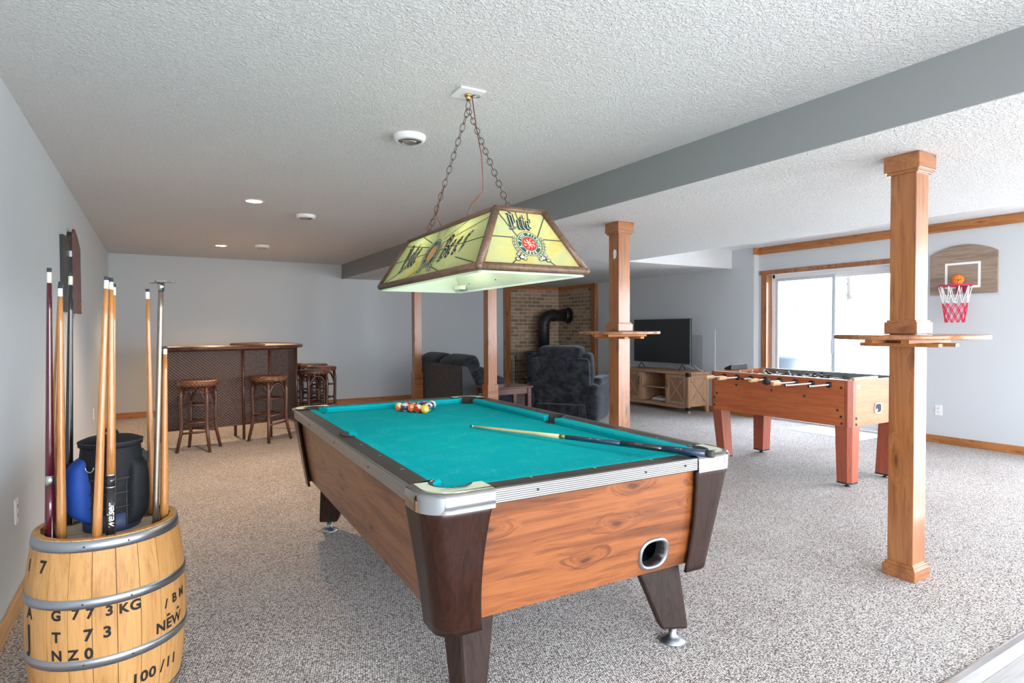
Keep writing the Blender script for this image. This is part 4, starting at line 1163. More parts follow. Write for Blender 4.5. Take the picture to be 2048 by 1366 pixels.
def bridge():
    p0, p1 = Vector((BC.x+.146, BC.y-.050, .604)), Vector((.022, 2.563, 1.475))
    o = cue_between('bridge_stick', 'aluminium mechanical bridge with a notched cross head standing in the barrel', 'bridge stick', p0, p1, [(0, 1, M['polealu'], 'pole')], lambda t: .0105-.002*t)
    z = (p1-p0).length
    b = MB(); b.lathe([(.011, z-.02), (.012, z+.006), (.006, z+.012)], seg=14); b.build('socket', M['chrome'], o)
    b = MB()
    pts = [(-.062, -.004), (-.050, .006), (-.040, -.002), (-.028, .008), (-.016, .0), (-.006, .010), (.006, .010), (.016, .0), (.028, .008), (.040, -.002), (.050, .006), (.062, -.004), (.055, -.012), (.03, -.008), (-.03, -.008), (-.055, -.012)]
    b.prism([(x, y) for x, y in pts], lambda x, y: (x, y, z+.010), lambda x, y: (x, y, z+.015))
    b.prism([(x, y) for x, y in pts], lambda x, y: (x*.55, y+.010, z+.012), lambda x, y: (x*.55, y+.012, z+.016))
    b.build('bridge_head', plain('dull_steel', (.16, .16, .16), .4, .7, .1), o)
bridge()
def bag():
    T = thing('cooler_bag', 'black round cooler bag with a blue front pocket on the barrel head', 'bag', (BC.x+.012, BC.y+.010, .601), R(-12))
    pr = [(.083, 0), (.086, .01), (.089, .06), (.092, .16), (.094, .26), (.092, .30), (.088, .315), (.094, .325), (.096, .338)]
    MB().lathe([(.087, .0), (.0885, .002), (.090, .062)], seg=36).build('base_band', M['bagnavy'], T)
    MB().lathe([(.0885, .06), (.0935, .16), (.0955, .26), (.0925, .288), (.0905, .295)], seg=36, cap=False).build('body', M['bagblack'], T)
    MB().lathe([(.0905, .293), (.0985, .297), (.0995, .308), (.092, .318), (.075, .325), (.04, .330), (0, .331)], seg=36, cap=False).build('lid', M['bagblack'], T)
    MB().tube([(.0985*math.cos(2*PI*i/40), .0985*math.sin(2*PI*i/40), .312) for i in range(40)], .0028, 6, True).build('lid_piping', M['rubber'], T)
    # blue side pocket toward the wall
    def pocket(name, ang, wd, z0, z1, dep, m, piping):
        c, s_ = math.cos(ang), math.sin(ang); vs = []; nu, nv = 12, 10
        for j in range(nv+1):
            for i in range(nu+1):
                u = -1+2*i/nu; v = -1+2*j/nv
                bulge = dep*(1-abs(u)**3)**.5*(1-abs(v)**4)**.5
                a = ang+u*wd*(1 if v < .2 else 1-.35*(v-.2)); r = .091+bulge
                vs.append((r*math.cos(a), r*math.sin(a), z0+(z1-z0)*(v+1)/2))
        fs = [(j*(nu+1)+i, j*(nu+1)+i+1, (j+1)*(nu+1)+i+1, (j+1)*(nu+1)+i) for j in range(nv) for i in range(nu)]
        o = MB().add(vs, fs, True).build(name, m, T, sub=1)
        if piping:
            ring = [vs[i] for i in range(nu+1)]+[vs[j*(nu+1)+nu] for j in range(1, nv+1)]+[vs[nv*(nu+1)+i] for i in range(nu-1, -1, -1)]+[vs[j*(nu+1)] for j in range(nv-1, 0, -1)]
            MB().tube(ring, .003, 6, True).build('pocket_piping', M['rubber'], o)
        return o
    pocket('blue_pocket', R(203), .72, .035, .262, .046, M['bagblue'], True)
    pocket('rear_pocket', R(-15), .55, .015, .255, .030, M['bagblack'], True)
    # mesh pocket straps on the front and D ring
    for z in (.085, .135, .185): MB().lathe([(.0965, z), (.0975, z+.001), (.0975, z+.004), (.096, z+.005)], seg=36, cap=False).build('seam_strap', M['rubber'], T)
    a = R(-115); p = Vector((.098*math.cos(a), .098*math.sin(a), .235))
    MB().tube([p+Vector((.016*math.cos(t)*math.cos(a+PI/2), .016*math.cos(t)*math.sin(a+PI/2), .018*math.sin(t))) for t in [PI+PI*i/10 for i in range(11)]], .0028, 6).build('d_ring', M['steel'], T)
    MB().tube([(.02, .09, .27), (-.01, .098, .33), (-.03, .09, .345), (-.045, .085, .33), (-.05, .082, .28)], .006, 6).build('handle', M['bagblack'], T)
    MB().tube([(-.062, -.06, .25), (-.12, -.03, .235), (-.155, -.02, .195), (-.165, -.03, .18)], .010, 6).build('side_strap', M['bagblack'], T)
    b = MB().tube([(.095, .01, .27), (.108, .02, .25), (.104, .02, .21)], .006, 6); b.cbox((.105, .015, .245), (.016, .022, .03)); b.build('strap_clip', M['rubber'], T)
bag()

# ================================================================== LEFT WALL THINGS
def dart_cabinet():
    T = thing('dartboard_cabinet', 'dark wooden dartboard cabinet with arched doors on the left wall', 'cabinet', (XL, 5.73, 0))
    mw = wood('cabinet_wood', (.16, .07, .055), (.115, .045, .036), (.06, .02, .018), 2, knots=0, seed=31, scale=2)
    d, zt = .030, 2.075
    def arch(y0, y1, z0, zs, zp):
        pts = [(y0, z0), (y1, z0), (y1, zs)]; n = 12
        for i in range(1, n): k = i/n; pts.append((y1+(y0-y1)*k, zs+(zp-zs)*math.sin(PI/2*k)))
        pts.append((y0, zp-.035)); return pts
    c = MB(); c.prism(arch(0, .44, 1.452, 1.99, 2.08), lambda y, z: (.0, y, z), lambda y, z: (d, y, z)); c.build('case', M['black'], T, .002)
    c = MB(); c.prism(arch(.02, .46, 1.448, 1.99, 2.105), lambda y, z: (d, y, z), lambda y, z: (d+.018, y, z)); dr = c.build('door', mw, T, .002)
    MB().sphere((d+.020, .40, 1.53), .012, 10, 8).build('door_knob', M['brass'], dr)
    c = MB(); c.prism([(-.40, 1.447), (-.045, 1.452), (-.045, 2.01), (-.30, 2.01), (-.40, 2.0)], lambda y, z: (.0, y, z), lambda y, z: (.022, y, z)); fl = c.build('door', M['black'], T, .002)
    for z in (1.90, 1.58): MB().cbox((.028, -.022, z), (.018, .05, .05)).build('hinge', M['steel'], T, .003)
    c = MB(); pts = []
    for i in range(30):
        k = i/29; pts.append((.010+.003*math.sin(i*1.3), -.02+.03*math.sin(k*11)*(1-k*.4)+.10*k, 1.52-1.0*k))
    c.tube([(.026, -.10, 1.56), (.030, -.06, 1.54)]+pts, .0028, 5); c.build('power_cord', M['rubber'], T)
dart_cabinet()
def plate(name, label, loc, axis, kind):
    T = thing(name, label, 'outlet' if kind != 'switch' else 'wall plate', loc)
    s = 1 if axis == 'L' else -1
    MB().box((0 if s > 0 else -.006, -.036, -.058), (.006 if s > 0 else 0, .036, .058)).build('cover_plate', M['white'], T, .002)
    if kind == 'outlet':
        for z in (.022, -.022):
            sk = MB().box((.006*s-.001, -.017, z-.014), (.006*s+.002*s, .017, z+.014)) if s > 0 else MB().box((-.008, -.017, z-.014), (-.005, .017, z+.014))
            so = sk.build('socket', M['white'], T, .001)
            for y in (-.007, .007): MB().cbox((.0085*s, y, z+.003), (.001, .0025, .010)).build('slot', M['tip'], so)
            MB().cbox((.0085*s, 0, z-.008), (.001, .005, .005)).build('ground_slot', M['tip'], so)
    else: MB().cbox((.008*s, 0, 0), (.006, .012, .028)).build('jack', M['white'], T, .001)
plate('wall_outlet', 'white outlet plate low on the left wall by the barrel', (XL, 3.60, .462), 'L', 'outlet')
plate('wall_outlet', 'white outlet plate on the left wall past the cue rack, far away', (XL, 7.75, .42), 'L', 'outlet')
plate('wall_outlet', 'white duplex outlet on the window wall right of the near post', (XW, 3.315, .370), 'R', 'outlet')

# ================================================================== CEILING FITTINGS
def vent(x, y, z, label):
    T = thing('ceiling_vent', label, 'vent', (x, y, z), 0, 'round vents in the high ceiling')
    MB().lathe([(.095, 0), (.096, -.006), (.088, -.028), (.070, -.036), (.066, -.030)], seg=36, cap=False).build('outer_ring', M['whitepaint'], T)
    MB().lathe([(0, -.010), (.068, -.012)], seg=28, cap=False).build('throat', M['tip'], T)
    MB().lathe([(.060, -.030), (.054, -.040), (.050, -.036), (.052, -.026)], seg=28, cap=False).build('inner_ring', M['steel'], T)
    MB().lathe([(.042, -.020), (.044, -.036), (.030, -.043), (0, -.045)], seg=24, cap=False).build('centre_cone', M['alu'], T)
vent(1.301, 3.342, ZC, 'round white vent in the ceiling nearest the billiard lamp')
vent(1.302, 6.160, ZC, 'round white vent in the ceiling beyond the first, above the stools')
vent(1.256, 8.653, ZC, 'round white vent in the ceiling farthest away, by the far wall')
def downlight(x, y, label, seen=True):
    T = thing('recessed_light', label, 'light', (x, y, ZC), 0, 'recessed lights in the high ceiling')
    MB().lathe([(.085, 0), (.084, -.004), (.066, -.006), (.064, -.001)], seg=32, cap=False).build('trim_ring', M['whitepaint'], T)
    MB().lathe([(.064, -.0025), (0, -.0025)], seg=24, cap=False).build('lens', M['bulb'], T)
    l = bpy.data.lights.new('recessed_lamp', 'SPOT'); l.energy = 115; l.color = (1, .66, .38); l.spot_size = R(125); l.spot_blend = .8; l.shadow_soft_size = .06
    o = bpy.data.objects.new('recessed_lamp', l); col.objects.link(o); o.parent = T; o.location = (0, 0, -.03)
downlight(.767, 5.705, 'lit recessed light in the ceiling above the bar stools, nearer of two')
downlight(.780, 8.919, 'lit recessed light in the ceiling over the rattan bar, farther of two')

# ================================================================== RATTAN BAR AND STOOLS
def rattan_bar():
    T = thing('rattan_bar', 'dark woven rattan bar with a curved counter in the far left corner', 'bar', (0, 0, 0))
    P = [(.06, 7.70), (.50, 7.735), (.90, 7.785), (1.21, 7.86), (1.46, 8.06), (1.62, 8.38), (1.69, 8.80), (1.66, 9.25), (1.50, 9.62), (1.24, 9.88)]
    def off(pl, d):
        out = []
        for i, p in enumerate(pl):
            a = Vector(pl[max(0, i-1)]); b = Vector(pl[min(len(pl)-1, i+1)]); t = (b-a).normalized(); nrm = Vector((t.y, -t.x)); out.append(tuple(Vector(p)+nrm*d))
        return out
    Ci, Co = off(P, -.025), off(P, 0)
    z0, z1 = .185, 1.075
    seams = [0, 2, 3, 5, 7, 9]
    for a, b in zip(seams, seams[1:]):
        m = MB()
        for i in range(a, b):
            m.frus([(*Co[i], z0), (*Co[i+1], z0), (*Ci[i+1], z0), (*Ci[i], z0)], [(*Co[i], z1), (*Co[i+1], z1), (*Ci[i+1], z1), (*Ci[i], z1)])
        m.build('rattan_panel', M['rattan'], T)
    for i in seams:
        p = off(P, .004)[i]; MB().tube([(*p, 0), (*p, z1)], .017, 8).build('leg', M['cane'], T)
    for i in (0, 2, 5):
        p = off(P, -.33)[i]; MB().tube([(*p, 0), (*p, z1)], .017, 8).build('rear_leg', M['cane'], T)
    for z in (z0, z1): MB().tube([(*p, z) for p in off(P, .006)], .012, 8).build('rail', M['cane'], T)
    # counter
    to, ti = off(P, .075), off(P, -.40); zt = 1.105
    ends = to+ti[::-1]
    c = MB()
    for i in range(len(P)-1):
        c.add([(*to[i], zt), (*to[i+1], zt), (*ti[i+1], zt), (*ti[i], zt)], [(0, 1, 2, 3)]); c.add([(*to[i], zt-.02), (*to[i+1], zt-.02), (*ti[i+1], zt-.02), (*ti[i], zt-.02)], [(3, 2, 1, 0)])
    c.build('counter_top', M['bartop'], T)
    MB().tube([(*p, zt-.008) for p in ends], .022, 8, True).build('counter_edge', M['cane'], T)
rattan_bar()
def bar_stool(name='bar_stool'):
    T = thing(name, '', 'bar stool', (0, 0, 0), 0, 'rattan bar stools around the bar')
    H = .765
    MB().lathe([(.0, H-.060), (.195, H-.060), (.205, H-.050), (.207, H-.012), (.198, H-.002), (.12, H), (0, H+.001)], seg=32, cap=False).build('seat', M['seatweave'], T)
    for k in range(4):
        a = PI/4+PI/2*k; c, s_ = math.cos(a), math.sin(a)
        pr = [(.172, H-.06), (.186, .60), (.184, .42), (.178, .30), (.190, .20), (.235, 0)]
        lg = MB().tube([(r*c, r*s_, z) for r, z in pr], [.021, .021, .020, .020, .019, .017], 8).build('leg', M['cane'], T)
        b = PI/4+PI/2*(k+1); p0 = Vector((.178*c, .178*s_, 0)); p1 = Vector((.178*math.cos(b), .178*math.sin(b), 0))
        pts = []
        for i in range(13):
            t = i/12; q = p0.lerp(p1, t); q.z = .52+(H-.085-.52)*(1-abs(2*t-1)**2.4); pts.append(q)
        MB().tube(pts, .0115, 7).build('bentwood_arch', M['cane'], T)
        for z, sel in ((.50, True), (.30, True), (.20, k % 2 == 0)):
            if not sel: continue
            r = .180 if z > .25 else .190
            MB().tube([(r*c, r*s_, z), (r*math.cos(b), r*math.sin(b), z+(.02 if z < .45 else 0))], .0095 if z > .4 else .012, 7).build('stretcher', M['cane'], T)
    return T
st = bar_stool(); st.location = (.400, 7.350, 0); st.rotation_euler = (0, 0, R(-23)); st['label'] = 'woven seat bar stool standing before the left end of the rattan bar'
dup(st, (1.158, 7.562, 0), R(33), 'woven seat bar stool before the curved right part of the rattan bar')
dup(st, (1.86, 8.42, 0), R(12), 'bar stool just behind the far corner of the pool table, frontmost of its cluster')
dup(st, (2.12, 9.05, 0), R(40), 'bar stool at the right edge of the cluster right of the bar')
dup(st, (2.17, 9.78, 0), R(20), 'bar stool at the rear of the cluster, seat just above the front one')
dup(st, (1.86, 10.12, 0), R(5), 'bar stool mostly hidden between the bar and the far wall')

# ================================================================== BRICK CORNER, STOVE, TOOLS
def brick_corner():
    T = thing('brick_surround', 'tan brick wall corner framed with pine boards behind the stove', 'brick wall', (0, 0, 0))
    MB().box((6.12, YF-.03, 0), (XT, YF-.002, ZLOW-.002)).build('brick_facing', M['brick'], T)
    MB().box((XT-.03, 9.36, 0), (XT-.002, YF-.03, ZLOW)).build('brick_facing', M['brick'], T)
    MB().box((6.10, YF-.06, 0), (6.25, YF-.031, ZLOW)).build('frame_board', M['pine_z'], T, .003)
    MB().box((6.25, YF-.05, ZLOW-.075), (XT-.03, YF-.031, ZLOW)).build('frame_board', M['pine_x'], T, .003)
    MB().box((XT-.05, 9.36, ZLOW-.075), (XT-.031, YF-.05, ZLOW)).build('frame_board', M['pine_y'], T, .003)
    MB().box((XT-.075, 9.235, 0), (XT-.002, 9.36, ZLOW)).build('frame_board', M['pine_z'], T, .003)
    h = MB(); h.ext([(5.95, YF-.06), (5.95, 9.95), (6.45, 9.20), (XT-.08, 9.20), (XT-.08, YF-.06)], 0, .055)
    h.build('hearth', plain('hearth_brick', (.36, .15, .09), .85, 0, .3, 14), T)['label'] = 'low red brick hearth pad'
brick_corner()
def stove():
    T = thing('wood_stove', 'black iron stove with a fat black flue pipe elbowing into the brick', 'stove', (6.72, 10.0, .056), R(-38))
    w_, d_ = .33, .25
    for sx in (-1, 1):
        for sy in (-1, 1): MB().lathe([(.022, 0), (.028, .14)], (sx*.25, sy*.17, 0), 10).build('leg', M['iron'], T)
    b = MB(); b.box((-w_, -d_, .13), (w_, d_, .76)); b.build('firebox', M['iron'], T, .03)
    MB().box((-w_-.03, -d_-.03, .76), (w_+.03, d_+.03, .80)).build('top_plate', M['iron'], T, .012)
    dr = MB().box((-.24, -d_-.025, .22), (.24, -d_-.002, .68)).build('door', M['iron'], T, .02)
    MB().box((-.19, -d_-.030, .32), (.19, -d_-.024, .62)).build('door_glass', M['screen'], dr, .01)
    MB().tube([(.20, -d_-.03, .40), (.20, -d_-.06, .42), (.20, -d_-.06, .50)], .008, 6).build('door_handle', M['stovemetal'], dr)
    s = MB()
    for k in range(6): s.box((-w_-.008, -.16, .38+k*.045), (-w_-.002, .12, .40+k*.045))
    s.build('side_louvres', M['stovemetal'], T)
    MB().tube([(-w_-.01, -d_*.9, .30), (-w_*.8, -d_-.05, .26), (0, -d_-.075, .245), (w_*.8, -d_-.05, .26), (w_+.01, -d_*.9, .30)], .022, 8).build('ash_lip', M['stovemetal'], T)
    # pipe: straight up, elbow, then into the right wall (world axes, so undo the rotation)
    inv = T.rotation_euler.to_matrix().inverted()
    L = lambda x, y, z: inv @ (Vector((x, y, z))-Vector((6.72, 10.0, .056)))
    px, py = 6.83, 10.16; r = .115
    pts = [L(px, py, .84), L(px, py, 1.36)]
    for i in range(1, 8):
        a = PI/2*i/8; pts.append(L(px+.20*(1-math.cos(a)), py, 1.38+.20*math.sin(a)))
    pts += [L(px+.20, py, 1.58), L(XT-.06, py, 1.585)]
    MB().tube(pts, [r]*len(pts), 24).build('flue_pipe', M['iron'], T)
    for q0, q1, rr in ((L(px, py, 1.36), L(px, py, 1.375), r+.006), (L(px+.21, py, 1.58), L(px+.235, py, 1.58), r+.008), (L(XT-.17, py, 1.585), L(XT-.06, py, 1.585), r+.012)):
        MB().tube([q0, q1], rr, 24).build('pipe_collar', M['iron'], T)
    MB().tube([L(XT-.055, py, 1.585), L(XT-.032, py, 1.585)], .165, 32).build('wall_flange', M['iron'], T)
stove()
def tools():
    T = thing('fireplace_tools', 'black fireplace tool set standing before the left brick frame', 'tool set', (6.02, 9.95, .056))
    MB().lathe([(.10, 0), (.10, .012), (.02, .025)], seg=20).build('base', M['iron'], T)
    MB().tube([(0, 0, .01), (0, 0, .70)], .009, 8).build('stand', M['iron'], T)
    MB().tube([(.022*math.cos(2*PI*i/16), 0, .72+.022*math.sin(2*PI*i/16)) for i in range(16)], .006, 6, True).build('ring_handle', M['iron'], T)
    for i, a in enumerate((.3, 2.2, 4.2)):
        x, y = .075*math.cos(a), .075*math.sin(a)
        t = MB().tube([(x, y, .12), (x, y, .62)], .006, 6); t.tube([(x+.016*math.cos(2*PI*k/12), y, .64+.018*math.sin(2*PI*k/12)) for k in range(12)], .0045, 5, True)
        if i == 0: t.box((x-.04, y-.004, .05), (x+.04, y+.004, .15))
        elif i == 1: t.lathe([(.03, .04), (.015, .16)], (x, y, 0), 10)
        else: t.tube([(x, y, .12), (x+.03, y, .08)], .005, 6)
        t.build(['shovel', 'brush', 'poker'][i], M['iron'], T)
tools()

# ================================================================== TELEVISION WALL
def tv_stand():
    T = thing('tv_stand', 'rustic oak media console with crossed doors under the television', 'tv stand', (6.97, 6.43, 0))
    D, W, H = .46, 1.50, .635
    gx, gz = M['oakgrey'], M['oakgreyz']
    gy = wood('rustic_oak_y', (.48, .29, .175), (.37, .21, .12), (.19, .10, .055), 1, knots=.2, rough=.6, seed=21, scale=1.4)
    MB().box((-.012, -.012, H-.045), (D, W+.012, H)).build('top_board', gy, T, .004)
    for x in (0, D-.05):
        for y in (0, W-.05): MB().box((x, y, 0), (x+.05, y+.05, H-.045)).build('leg', gz, T, .003)
    MB().box((.004, .05, .065), (.035, W-.05, .115)).build('bottom_rail', gy, T, .002)
    MB().box((.01, .03, .10), (D-.02, W-.03, .118)).build('bottom_board', gy, T)
    MB().box((D-.03, .03, .10), (D-.02, W-.03, H-.045)).build('back_panel', gz, T)
    for y in (0.010, W-.028):
        s = MB().box((.05, y, .10), (D-.05, y+.018, H-.05)); side = s.build('side_panel', gz, T)
        yy = y-.006 if y < .5 else y+.018
        for (a, b) in (((.05, .12), (D-.05, .16)), ((.05, H-.11), (D-.05, H-.07))): MB().box((a[0], yy, a[1]), (b[0], yy+.008, b[1])).build('side_moulding', gx, side)
        for p, q in (((.06, .16), (D-.06, H-.11)), ((.06, H-.11), (D-.06, .16))):
            d = Vector((q[0]-p[0], q[1]-p[1])).normalized(); n = Vector((-d.y, d.x))*.015
            MB().prism([(p[0]+n.x, p[1]+n.y), (p[0]-n.x, p[1]-n.y), (q[0]-n.x, q[1]-n.y), (q[0]+n.x, q[1]+n.y)], lambda x, z: (x, yy+.006, z), lambda x, z: (x, yy-(.001 if p[1] < .3 else .0025), z)).build('cross_slat', gx, side)
    for y in (.46, 1.02): MB().box((.006, y, .10), (D-.03, y+.022, H-.045)).build('divider', gz, T)
    MB().box((.012, .482, .345), (D-.03, 1.02, .363)).build('shelf', gy, T)
    for y0, y1, hy in ((.055, .458, .43), (1.045, W-.055, 1.075)):
        d = MB().box((.012, y0, .122), (.022, y1, H-.050)).build('door', wood('rustic_oak_shaded', (.36, .20, .115), (.27, .145, .08), (.13, .065, .035), 2, knots=.2, rough=.6, seed=33, scale=1.8), T)  # panel oak darkened, depth shading behind the slats painted into the colour
        f = MB(); e = .05
        f.box((.002, y0, .122), (.012, y0+e, H-.05)).box((.002, y1-e, .122), (.012, y1, H-.05)).box((.002, y0+e, .122), (.012, y1-e, .122+e)).box((.002, y0+e, H-.05-e), (.012, y1-e, H-.05))
        f.build('door_frame', gz, d, .002)
        a0, a1, b0, b1 = y0+e, y1-e, .122+e, H-.05-e
        for p, q in (((a0, b0), (a1, b1)), ((a0, b1), (a1, b0))):
            dd = Vector((q[0]-p[0], q[1]-p[1])).normalized(); n = Vector((-dd.y, dd.x))*.014
            MB().prism([(p[0]+n.x, p[1]+n.y), (p[0]-n.x, p[1]-n.y), (q[0]-n.x, q[1]-n.y), (q[0]+n.x, q[1]+n.y)], lambda y, z: (.010, y, z), lambda y, z: (.0035 if p[1] < .3 else .0050, y, z)).build('cross_slat', gy, d)
        MB().tube([(.002, hy, .38), (-.022, hy, .385), (-.022, hy, .495), (.002, hy, .50)], .0045, 6).build('handle', M['iron'], d)
    for z in (H-.052, .062):
        MB().box((-.014, -.014, z-.02), (.045, -.012+.0, z+.045 if z > .3 else z+.03)).box((-.014, -.014, z-.02), (-.012, .05, z+.045 if z > .3 else z+.03)).build('corner_bracket', M['iron'], T)
tv_stand()
def tv():
    T = thing('television', 'large flat black television on the rustic console', 'television', (7.15, 6.555, .639))
    MB().box((0, 0, .095), (.030, 1.275, .825)).build('back_case', M['black'], T, .006)
    MB().box((-.004, .0, .095), (.0, 1.275, .825)).build('bezel', M['steel'], T, .001)
    MB().box((-.0055, .008, .108), (-.0035, 1.267, .817)).build('screen', M['screen'], T)
    for y in (.18, 1.10):
        MB().tube([(-.12, y-.06, .005), (.01, y, .10)], .008, 6).tube([(.14, y+.06, .005), (.01, y, .10)], .008, 6).build('leg', M['black'], T)
    MB().box((-.008, .60, .083), (.01, .66, .096)).build('logo_bar', M['steel'], T, .001)
tv()
def cables():
    b = MB(); 
    def loop(y0, y1, s):
        return [(7.32+.02*s, y0+(y1-y0)*k/10, .648+.05*abs(math.sin(PI*k/10+s))) for k in range(11)]
    b.tube(loop(6.65, 7.05, .3), .005, 5).tube(loop(6.9, 7.25, 1.2), .004, 5).tube([(7.26, 6.58, .72), (7.28, 6.50, .66), (7.30, 6.46, .642), (7.34, 6.47, .641)], .005, 5)
    tag(b.build('cable_tangle', M['whitepaint']), 'white cables looped on the console behind the television legs', 'cable', kind='stuff')
cables()
def router():
    T = thing('set_top_box', 'white and grey box on the lower open shelf of the console', 'electronics', (7.07, 6.98, .119))
    b = MB(); b.frus([(0, 0, 0), (.20, 0, 0), (.20, .36, 0), (0, .36, 0)], [(.03, .02, .045), (.18, .02, .07), (.18, .34, .07), (.03, .34, .045)]); b.build('case', M['whitepaint'], T, .008)
    MB().box((-.002, .03, .006), (.002, .33, .014)).build('front_slot', M['black'], T)
router()
def access_panel():
    b = MB(); y0, y1 = 6.36, 7.30
    b.box((XT-.012, y0, .09), (XT, y1, 1.29))
    o = struct('trim_4', b, M['wall'], .003)
    MB().box((XT-.014, y0+.24, .12), (XT-.011, y1-.1, 1.20)).build('inset_panel', m_wall('panel_paint', (.42, .45, .48)), o)
access_panel()

# ================================================================== SEATING
def recliner():
    T = thing('recliner', 'charcoal plush recliner seen from behind, facing the television', 'armchair', (4.90, 6.75, 0), R(-52)); T.scale = (1.05, 1.05, .99)
    P = M['plush']
    # local: +y is forward, back is at y=-.2
    lean = Matrix.Translation((0, -.22, .38)) @ Matrix.Rotation(R(9), 4, 'X')
    def bk(name, a, b, rad_, puff=.03): return soft(name, a, b, P, T, rad_, puff, lean)
    bk('back_shell', (-.395, -.03, -.28), (.395, .10, .55), .030, .0)
    bk('headrest', (-.30, -.01, .47), (.30, .24, .70), .075, .03)
    for s in (-1, 1): bk('back_wing', (s*.40-(.12 if s > 0 else .02), .02, -.02), (s*.40+(.02 if s > 0 else .12), .22, .60), .058, .02)
    bk('back_cushion', (-.31, .08, .02), (.31, .26, .50), .08, .03)
    soft('seat_cushion', (-.30, -.16, .28), (.30, .46, .47), P, T, .07, .03)
    for s in (-1, 1):
        x0, x1 = (s*.46-.10, s*.46+.02) if s > 0 else (s*.46-.02, s*.46+.10)
        soft('arm', (x0-.02, -.28, .05), (x1+.02, .48, .58), P, T, .07, .02)
        soft('arm_pad', (x0-.035, -.16, .54), (x1+.035, .46, .66), P, T, .055, .02)
    soft('base', (-.34, -.30, .04), (.34, .42, .30), P, T, .03, 0)
    soft('footrest', (-.29, .44, .10), (.29, .56, .44), P, T, .05, .02)
    b = MB(); b.tube([(-.26, -.330, .06), (-.26, -.325, .33), (-.255, -.322, .34), (-.36, -.318, .345)], .004, 5); b.tube([(.27, -.330, .06), (.27, -.325, .32)], .004, 5)
    b.build('rear_seams', M['rubber'], T)
recliner()
def loveseat():
    T = thing('loveseat', 'dark grey loveseat seen from behind between the two plain posts', 'sofa', (3.475, 7.12, 0), 0)
    P, Q = M['plush'], M['plushb']; L = 1.66; o = -.0
    x = 0
    b = MB(); pr = [(0, .04), (0, .815), (.085, .815), (.27, .45), (.27, .04)]
    b.prism(pr, lambda a, z: (a, 0, z), lambda a, z: (a, L, z)); b.build('back_frame', Q, T, .02)
    sd = plain('grey_tweed', (.055, .058, .065), .95, 0, .45, 240, .2)
    b = MB(); b.prism([(.004, .05), (.004, .808), (.083, .808), (.265, .45), (.265, .05)], lambda a, z: (a, -.012, z), lambda a, z: (a, 0, z)); b.build('side_facing', sd, T, .004)
    lean = Matrix.Translation((.16, 0, .40)) @ Matrix.Rotation(R(-24), 4, 'Y')
    for k, (y0, y1) in enumerate(((.02, .82), (.84, 1.64))):
        soft('back_cushion', (.06, y0, -.02), (.36, y1, .30), P, T, .07, .04, lean)
        soft('head_cushion', (.03, y0, .27), (.33, y1, .50), P, T, .09, .05, lean)
    soft('seat', (.22, .16, .22), (.86, L-.16, .46), P, T, .06, .03)
    for y0, y1 in ((-.02, .17), (L-.17, L+.02)):
        soft('arm', (.20, y0, .05), (.82, y1, .56), P, T, .06, .01)
        soft('arm_pad', (.22, y0-.005, .52), (.66, y1+.005, .66), P, T, .06, .03, crown=.02)
    soft('base', (.03, .02, .04), (.82, L-.02, .25), P, T, .02, 0)
    soft('footrest', (.68, .04, .20), (.84, L-.04, .50), P, T, .05, .02)
loveseat()
def end_table():
    T = thing('end_table', 'dark cherry end table behind the post, beside the loveseat', 'side table', (3.47, 6.28, 0))
    W_, D_, H = .56, .40, .60; m = M['endtable']
    MB().box((-.02, -.02, H-.025), (W_+.02, D_+.02, H)).build('top', m, T, .008)
    for x in (0, W_-.05):
        for y in (0, D_-.05): MB().box((x, y, 0), (x+.05, y+.05, H-.025)).build('leg', m, T, .003)
    a = MB(); a.box((.05, .01, H-.095), (W_-.05, .03, H-.025)).box((.05, D_-.03, H-.095), (W_-.05, D_-.01, H-.025)).box((.01, .05, H-.095), (.03, D_-.05, H-.025)).box((W_-.03, .05, H-.095), (W_-.01, D_-.05, H-.025)); a.build('apron', m, T)
    MB().box((.02, .02, .15), (W_-.02, D_-.02, .17)).build('lower_shelf', m, T, .003)
end_table()

